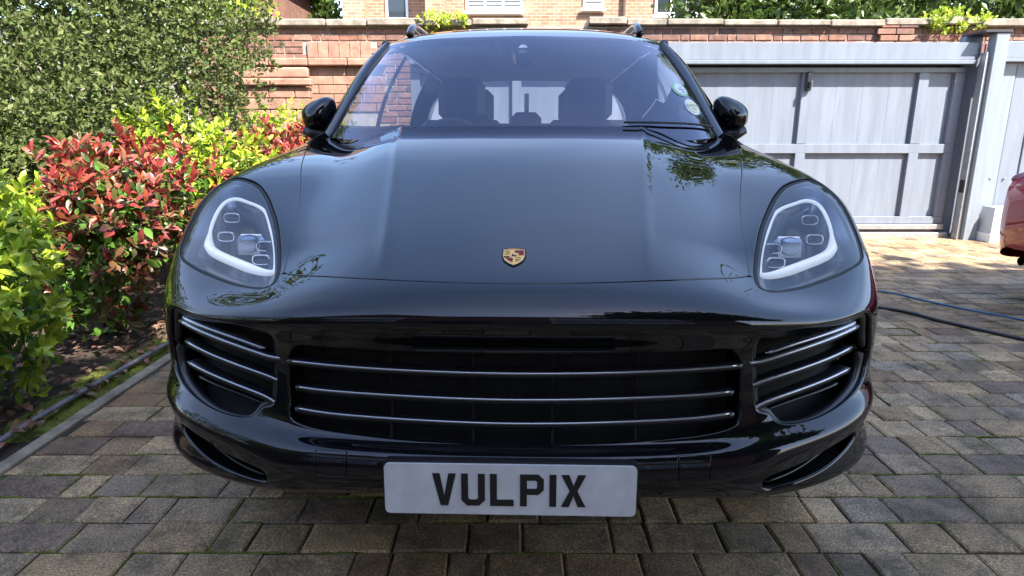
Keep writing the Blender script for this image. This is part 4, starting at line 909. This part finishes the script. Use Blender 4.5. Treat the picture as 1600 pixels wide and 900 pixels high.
def ws_strip(name, u0, u1, v0, v1, off, m, parent, nu=30, nv=3):
    V = [tuple(ws_pt(u0 + (u1 - u0) * i / nu, v0 + (v1 - v0) * j / nv, off)[0]) for j in range(nv + 1) for i in range(nu + 1)]; F = []
    for j in range(nv):
        for i in range(nu): a = j * (nu + 1) + i; F.append((a, a + 1, a + nu + 2, a + nu + 1))
    return obj(name, (V, F), m, parent, smooth=True)
ws_strip('frit_band', -3.98, 3.98, .02, .45, -.006, M['gloss'], screen); ws_strip('frit_band', -3.98, 3.98, 3.90, 3.99, -.006, M['gloss'], screen)
for s in (-1, 1): ws_strip('frit_band', s * 3.99, s * 3.86, .02, 3.98, -.006, M['gloss'], screen, 3, 24)
# sensor housing behind the mirror base
V = []; sp = [(-.62, 3.92), (.62, 3.92), (.50, 3.60), (.26, 3.42), (.17, 3.12), (0, 3.06), (-.17, 3.12), (-.26, 3.42), (-.50, 3.60)]
q = [tuple(ws_pt(a, b_, -.010)[0]) for a, b_ in crom(sp, 3, True)]; c0 = tuple(ws_pt(0, 3.55, -.012)[0]); back = [tuple(ws_pt(a * .9, b_, -.06)[0]) for a, b_ in crom(sp, 3, True)]
K = len(q); obj('sensor_housing', (q + back + [c0], [(i, (i + 1) % K, K + (i + 1) % K, K + i) for i in range(K)] + [(i, (i + 1) % K, 2 * K) for i in range(K)]), M['gloss'], screen)
obj('sensor_window', ([tuple(ws_pt(a, b_, -.007)[0]) for a, b_ in ((-.10, 3.42), (.10, 3.42), (.05, 3.62), (-.05, 3.62))], [(0, 1, 2, 3)]), M['sticker_w'], screen)
# stickers
def sticker(cu, cv, ru, rv, mats, lines):
    def el(f, off): return [tuple(ws_pt(cu + ru * f * math.cos(t), cv + rv * f * math.sin(t), off)[0]) for t in np.linspace(0, 2 * math.pi, 29)[:-1]]
    o = obj('sticker', (el(1, .002) + [tuple(ws_pt(cu, cv, .002)[0])], [(i, (i + 1) % 28, 28) for i in range(28)]), mats[0], screen)
    obj('sticker_face', (el(.76 if len(mats) > 1 else .97, .004) + [tuple(ws_pt(cu, cv, .004)[0])], [(i, (i + 1) % 28, 28) for i in range(28)]), mats[-1], o)
    for (dv, txt, size) in lines:
        cd = bpy.data.curves.new('print', 'FONT'); cd.body = txt; cd.size = size; cd.align_x = 'CENTER'; cd.align_y = 'CENTER'; cd.materials.append(M['sticker_ink'])
        tmp = bpy.data.objects.new('tmp', cd); me = bpy.data.meshes.new_from_object(tmp); bpy.data.objects.remove(tmp)
        p, n_ = ws_pt(cu, cv + dv, .0055); n_ = Vector(n_); ax = Vector(ws_pt(cu + .05, cv + dv)[0] - ws_pt(cu - .05, cv + dv)[0]).normalized(); ay = n_.cross(ax)
        me.transform(Matrix(((ax.x, ay.x, n_.x, p[0]), (ax.y, ay.y, n_.y, p[1]), (ax.z, ay.z, n_.z, p[2]), (0, 0, 0, 1)))); link('print', me, o)
sticker(3.28, 1.66, .31, .275, (M['sticker_g'], M['sticker_w']), ())
sticker(3.43, 1.02, .31, .28, (M['sticker_w'], M['sticker_y']), ((.02, 'COMPETITOR', .021), (-.09, '2023', .016)))
for (u, v, a, b_) in ((3.30, 1.64, .13, .016), (3.33, 1.54, .08, .016), (3.30, 1.73, .06, .012)): ws_strip('print', u - a, u + a, v - b_, v + b_, .0055, M['sticker_ink'], screen, 4, 1)
# roof, pillars
roof_rows = []
for y, z, xe, ze in ((1.97, 1.604, .672, 1.583), (2.2, 1.665, .70, 1.612), (2.6, 1.722, .71, 1.655), (3.2, 1.728, .71, 1.665), (3.9, 1.69, .69, 1.63), (4.5, 1.63, .65, 1.575)):
    bow = .195 if y < 2 else (.10 if y < 2.3 else (.03 if y < 3 else 0))
    roof_rows.append([(0, y, z), (xe * .3, y + bow * .06, z - .002), (xe * .6, y + bow * .26, z - (z - ze) * .2), (xe * .85, y + bow * .62, z - (z - ze) * .55), (xe, y + bow, ze)])
patch_obj('roof', roof_rows, 41, 41, M['paint'], car, True, thick=.012)
pil = [(.905, 1.76, 1.165), (.868, 1.90, 1.285), (.832, 2.03, 1.405), (.785, 2.16, 1.515), (.712, 2.27, 1.603)]
for s in (-1, 1):
    inn = [tuple(ws_pt(4, v)[0]) for v in (0, 1, 2, 3, 4)]
    R_ = [[(s * a[0], a[1], a[2] + .002), (s * (.55 * a[0] + .45 * b_[0] + .006), .55 * a[1] + .45 * b_[1] - .014, .55 * a[2] + .45 * b_[2] + .014), (s * b_[0], b_[1], b_[2])] for a, b_ in zip(inn, pil)]
    p_ = patch_obj('windscreen_pillar', R_, 9, 21, M['paint'], car, False, s < 0, .02)
    obj('window_seal', tube([(s * (a[0] - .006), a[1] - .003, a[2] + .002) for a in crom(inn, 5)], [.0075] * 17 + [.006, .005, .004, .002], 8), M['rubber'], p_, smooth=True)
    # belt-line and side glass
    belt = [(.93, 1.78, 1.150), (.94, 2.4, 1.155), (.945, 3.2, 1.165), (.92, 4.0, 1.185), (.84, 4.55, 1.23)]
    top = [(.712, 2.27, 1.603), (.735, 2.6, 1.638), (.735, 3.2, 1.648), (.715, 3.9, 1.615), (.66, 4.45, 1.56)]
    def side(t, h): # t 0..4 along, h 0..1 up
        i = min(3, int(t)); f_ = t - i; a = np.array(belt[i]) * (1 - f_) + np.array(belt[i + 1]) * f_; b_ = np.array(top[i]) * (1 - f_) + np.array(top[i + 1]) * f_
        p = a * (1 - h) + b_ * h; p[0] += .03 * math.sin(math.pi * h); return (s * p[0], p[1], p[2])
    def quad(name, t0, t1, m, parent, h0=0., h1=1., inn_=0., n1=10, n2=8):
        V = [side(t0 + (t1 - t0) * i / n1, h0 + (h1 - h0) * j / n2) for j in range(n2 + 1) for i in range(n1 + 1)]; V = [(x - s * inn_, y, z) for x, y, z in V]
        return obj(name, (V, [(j * (n1 + 1) + i, j * (n1 + 1) + i + 1, (j + 1) * (n1 + 1) + i + 1, (j + 1) * (n1 + 1) + i) for j in range(n2) for i in range(n1)]), m, parent, smooth=True)
    quad('side_window', 0, 1.62, M['side_glass'], car); quad('door_pillar', 1.62, 1.78, M['gloss'], car); quad('side_window', 1.78, 2.95, M['side_glass'], car); quad('rear_pillar', 2.95, 4.0, M['paint'], car)
    obj('roof_frame', tube([side(.25 * i, 1.0) for i in range(17)], .022, 8), M['paint'], car, smooth=True)
    obj('roof_rail', tube(crom([(s * .600, 2.36, 1.665), (s * .603, 2.46, 1.712), (s * .607, 2.62, 1.735), (s * .61, 3.2, 1.745), (s * .60, 3.8, 1.715), (s * .59, 4.1, 1.66)], 6), .017, 10, sx=1.2), M['gloss'], car, smooth=True)
    # flank with wheel arches
    def fx(y, z):
        x = .982 - .16 * max(0, .52 - z) ** 1.3 - .9 * max(0, z - 1.02) ** 1.6 - .045 * max(0, (y - 4.0) / .8) ** 2 * 2 + .008 * math.sin(max(0, min(1, (y - 1.4) / 2.2)) * math.pi) * 0
        return x
    edge = [tuple(S(np.array([7.]), np.array([v]))[0]) for v in np.linspace(0, 14, 29)]
    poly = [(e[1], e[2]) for e in edge] + [(2.4, 1.15), (3.2, 1.16), (4.0, 1.18), (4.72, 1.2), (4.86, .9), (4.86, .5), (4.75, .36), (4.34, .36)]
    poly += [(3.92 + .41 * math.cos(a), .37 + .41 * math.sin(a)) for a in np.linspace(0, math.pi, 20)] + [(3.4, .30), (1.6, .30), (1.45, .34)]
    poly += [(1.04 + .41 * math.cos(a), .37 + .41 * math.sin(a)) for a in np.linspace(0, math.pi, 20)]
    lp = densify(poly, .06); A = np.array(lp); gx, gy = np.meshgrid(np.arange(.6, 4.9, .06), np.arange(.3, 1.25, .06)); x, y = gx.ravel(), gy.ravel(); k = inside(lp, x, y) & (dist_poly(lp, x, y) > .03)
    pts = lp + list(zip(x[k], y[k])); res = delaunay_2d_cdt([Vector(p) for p in pts], [(i, (i + 1) % len(lp)) for i in range(len(lp))], [], 0, 1e-7)
    P2 = np.array([tuple(v) for v in res[0]]); T_ = np.array([t for t in res[2] if len(t) == 3]); c_ = P2[T_].mean(1); T_ = T_[inside(lp, c_[:, 0], c_[:, 1])]
    E_ = np.array(edge); V = []
    for y, z in P2:
        x = fx(y, z); d = np.hypot(E_[:, 1] - y, E_[:, 2] - z); i = d.argmin(); w_ = max(0, 1 - d[i] / .25); V.append((s * (x * (1 - w_) + E_[i, 0] * w_), y, z))
    F = []
    for t in T_:
        a, b_, c_ = (np.array(V[i]) for i in t); nx = np.cross(b_ - a, c_ - a)[0]; F.append(tuple(t) if nx * s > 0 else tuple(t[::-1]))
    obj('body_side', (V, F), M['paint'], car, smooth=True)
    # wheels
    for wy in (1.04, 3.92):
        wh = bpy.data.objects.new('wheel', None); COL.objects.link(wh); wh.parent = car; wh.location = (s * .84, wy, .362); wh.empty_display_size = .1
        obj('tyre', lathe([(.25, -.12), (.33, -.125), (.356, -.105), (.362, 0), (.356, .105), (.33, .125), (.25, .12)], 40), M['tyre'], wh, smooth=True)
        pr = [lathe([(.26, -.11), (.255, .0), (.262, .10), (.245, .105), (.24, .0)], 40)]
        for k in range(10):
            a = 2 * math.pi * k / 10; pr.append(xf(cbox(.06, .08, -.018, .018, .03, .25, .005), Matrix.Rotation(a, 4, 'X')))
        pr.append(lathe([(.0, .09), (.05, .088), (.06, .06)], 20))
        obj('rim', merge(*pr), M['alloy'], wh).rotation_euler = (0, 0, 0 if s > 0 else math.pi)
        obj('brake_disc', lathe([(.05, -.02), (.19, -.02), (.19, .01), (.05, .01)], 30), M['alloy'], wh)
    obj('arch_liner', lathe([(.42, s * .93), (.43, s * .6)], 40), M['void'], car).location = (0, 1.04, .37)
    # door mirror
    mr = bpy.data.objects.new('door_mirror', None); COL.objects.link(mr); mr.parent = car; mr.location = (s * .945, 1.86, 1.222); mr.scale = (.90, .95, .95); mr.empty_display_size = .05
    V = []; F = []; nr, ns = 11, 22
    for j in range(nr):
        t = j / (nr - 1)            # 0 front tip .. 1 rear rim
        sc = math.sin(math.pi / 2 * min(1, t * 1.15)) ** .62 if t > 0 else 0
        for k in range(ns):
            a = 2 * math.pi * k / ns; ca, sa = math.cos(a), math.sin(a); e = .72
            xx = math.copysign(abs(ca) ** e, ca) * .088; zz = math.copysign(abs(sa) ** e, sa) * .074
            zz *= 1 - .30 * (xx / .088) * (1 if zz > 0 else .15); zz += .018 * (1 - (xx / .088)) * .5
            V.append((s * (xx * sc + .012), -.085 + .13 * t, zz * sc + .02))
    for j in range(nr - 1):
        for k in range(ns): a, b_ = j * ns + k, j * ns + (k + 1) % ns; F.append((a, b_, b_ + ns, a + ns) if s > 0 else (a, a + ns, b_ + ns, b_))
    F.append(tuple(range((nr - 1) * ns, nr * ns)))
    obj('mirror_shell', (V, F), M['paint'], mr, smooth=True)
    obj('mirror_foot', tube([(-s * .06, .06, -.075), (-s * .03, .02, -.07), (s * .04, .0, -.062), (s * .085, .0, -.045)], [.034, .034, .032, .02], 12, sx=1.2), M['plastic'], mr, smooth=True)
    obj('mirror_glass', prism(rrect(-.075, .075, -.05, .06, .03), .047, .05), M['chrome'], mr).location = (s * .012, 0, .015)
# rear body, floor, cabin
patch_obj('tailgate', [[(0, 4.90, .38), (.5, 4.89, .38), (.8, 4.82, .40), (.90, 4.70, .42)], [(0, 4.92, .7), (.5, 4.91, .7), (.83, 4.84, .72), (.94, 4.72, .74)], [(0, 4.86, 1.05), (.5, 4.85, 1.05), (.80, 4.80, 1.05), (.91, 4.70, 1.05)], [(0, 4.80, 1.20), (.5, 4.79, 1.20), (.75, 4.74, 1.20), (.86, 4.62, 1.20)]], 31, 16, M['paint'], car, True, True)
patch_obj('rear_window', [[(0, 4.79, 1.205), (.4, 4.78, 1.205), (.74, 4.73, 1.205)], [(0, 4.66, 1.42), (.4, 4.65, 1.42), (.70, 4.60, 1.41)], [(0, 4.50, 1.62), (.4, 4.50, 1.615), (.645, 4.49, 1.575)]], 21, 11, M['side_glass'], car, True, True)
obj('rear_wiper', box(-.02, .02, 4.70, 4.74, 1.25, 1.5), M['plastic'], car)
obj('floor_pan', merge(box(-.70, .70, .55, 4.7, .20, .28), box(-.88, .88, 1.55, 3.45, .28, .34)), M['void'], car)
obj('engine_bay', box(-.62, .62, .34, 1.5, .31, .74), M['void'], car)
cab = obj('dashboard', merge(cbox(-.86, .86, 1.62, 2.05, .8, 1.085, .03), cbox(-.60, -.14, 1.85, 2.06, 1.07, 1.135, .03), cbox(-.72, .72, 1.30, 1.66, .82, 1.06, .02)), M['cabin'], car)
sw = obj('steering_wheel', xf(merge(tube([(.185 * math.cos(a), .185 * math.sin(a), 0) for a in np.linspace(0, 2 * math.pi, 37)], .016, 8, False), cbox(-.17, .17, -.022, .022, -.012, .012, .008), cbox(-.02, .02, -.17, 0, -.0115, .0115, .008), ball((0, 0, 0), (.075, .065, .02))), Matrix.Translation((.0, 0, 0))), M['cabin'], car, smooth=True)
sw.location = (-.37, 2.14, 1.06); sw.rotation_euler = (math.radians(66), 0, 0)
def seat(x, y, wd, hr, z=0.):
    o = obj('seat', merge(cbox(x - wd / 2, x + wd / 2, y, y + .55, .45, .62, .05), xf(cbox(-wd / 2, wd / 2, -.07, .07, 0, .66, .06), Matrix.Translation((x, y + .5, .58 + z)) @ Matrix.Rotation(math.radians(-17), 4, 'X'))), M['seat'], car)
    for hx in hr: obj('headrest', cbox(hx - .15, hx + .15, y + .66, y + .76, 1.20 + z, 1.47 + z, .05), M['seat'], o)
seat(-.40, 2.3, .56, (-.40,), .03); seat(.40, 2.3, .56, (.40,), .03); seat(0, 3.25, 1.4, (-.40, .40), .02)
obj('headrest', cbox(-.12, .12, 3.93, 4.02, 1.17, 1.32, .045), M['seat'], car)
obj('door_trim', merge(box(-.90, -.86, 1.75, 4.5, .4, 1.10), box(.86, .90, 1.75, 4.5, .4, 1.10)), M['cabin'], car)
obj('headliner', patch(np.array([[(a, b_ + .03, c_ - .035) for a, b_, c_ in r_] for r_ in roof_rows]), 11, 13, True).reshape(-1, 3).tolist() and ((lambda G_: (G_.reshape(-1, 3), [(j * 21 + i, j * 21 + i + 1, (j + 1) * 21 + i + 1, (j + 1) * 21 + i) for j in range(12) for i in range(20)]))(patch(np.array([[(a, b_ + .03, c_ - .035) for a, b_, c_ in r_] for r_ in roof_rows]), 21, 13, True))), M['liner'], car, smooth=True)
# wiper resting along the bottom of the screen
wp = [tuple(ws_pt(u, v, .012)[0]) for u, v in ((1.6, .46), (2.3, .45), (2.9, .41), (3.5, .34), (3.85, .28))]
wi = obj('wiper', tube(crom(wp, 5), .0048, 6), M['rubber'], car, smooth=True)
0 and obj('wiper_arm', tube([tuple(ws_pt(u, v, .022)[0]) for u, v in ((2.7, .44), (3.3, .36), (3.9, .22))], [.004, .005, .008], 6), M['plastic'], wi, smooth=True)
cw = []; 
rp = [(-a, b_) for a, b_ in reS[::-1]][:-1] + reS; A_ = on([a for a, _ in rp], [b_ for _, b_ in rp], -.010)
V = []; K = len(A_)
for i, p in enumerate(A_):
    q = p + np.array([0, -.06, -.012]); e = p + np.array([0, .17 - .05 * abs(rp[i][0]) / 6, -.035]); V += [tuple(q), tuple(p), tuple(e)]
obj('cowl_panel', (V, [(i * 3 + j, i * 3 + 3 + j, i * 3 + 4 + j, i * 3 + 1 + j) for i in range(K - 1) for j in range(2)]), M['plastic'], car, smooth=True)
q = on([a for a, _ in rp], [b_ + .02 for _, b_ in rp], -.004); obj('cowl_seal', tube([(x, y + .012, z) for x, y, z in q], .008, 8), M['rubber'], car, smooth=True)
# ------------------------------------------------------------------ red car at the right edge
rc = thing('red_car', 'rear corner of a dark red car cut off by the right edge', 'car', (3.36, 3.85, 0))
st = [(.0, .76, .56, .40), (.02, .80, .66, .36), (.08, .86, .76, .31), (.2, .93, .83, .28), (.36, 1.06, .86, .27), (.6, 1.27, .87, .26), (.9, 1.43, .88, .26), (1.6, 1.48, .88, .26), (2.4, 1.38, .88, .26), (2.9, 1.08, .88, .26), (3.5, .95, .86, .27), (3.95, .80, .78, .30), (4.05, .62, .60, .42)]
rows = []
for x, top_, w_, bot in st:
    nar = .80 if top_ > 1.2 else (.93 if top_ < 1.0 else .88); zs = .88 if top_ > 1.0 else top_ - .07
    rows.append([(x, 0, top_), (x, w_ * nar * .6, top_ - .012), (x, w_ * nar, top_ - .05), (x, w_, zs), (x, w_ * 1.02, .60), (x, w_ * .99, max(.44, bot + .03)), (x, w_ * .92, bot)])
rows = [[(p[0] + (.16 * (p[1] / .9) ** 2 if j < 6 else 0), p[1], p[2]) for p in r_] for j, r_ in enumerate(rows)]
C_ = np.array(rows); C_ = np.concatenate([C_[:, :0:-1] * np.array([1, -1, 1]), C_], 1)
G_ = patch(C_, 61, 121); nv_, nu_ = 121, 61
obj('body', (G_.reshape(-1, 3), [(j * nu_ + i, (j + 1) * nu_ + i, (j + 1) * nu_ + i + 1, j * nu_ + i + 1) for j in range(nv_ - 1) for i in range(nu_ - 1)] + [tuple(range(nu_))]), M['red'], rc, smooth=True)
for s in (-1, 1):
    obj('tail_light', ball((.40, s * .80, .84), (.17, .062, .06), 20, 12), M['tail'], rc, smooth=True)
    for wx in (.98, 3.3):
        w2 = bpy.data.objects.new('wheel', None); COL.objects.link(w2); w2.parent = rc; w2.location = (wx, s * .80, .31)
        obj('tyre', lathe([(.2, -.1), (.28, -.105), (.31, -.08), (.31, .08), (.28, .105), (.2, .1)], 28, 'y'), M['tyre'], w2, smooth=True); obj('rim', lathe([(.0, s * .07), (.2, s * .09), (.21, 0)], 24, 'y'), M['alloy'], w2)
obj('exhaust', tube([(.7, .5, .30), (.16, .5, .30)], .03, 12, False), M['chrome'], rc, smooth=True)
obj('underbody', box(.4, 3.8, -.75, .75, .2, .35), M['void'], rc)
0 and obj('bumper_trim', tube([(.0 + .16 * (y / .9) ** 2 - .005 + (.10 if abs(y) > .7 else 0), y, .40) for y in np.linspace(-.7, .7, 15)], .02, 8), M['plastic'], rc, smooth=True)
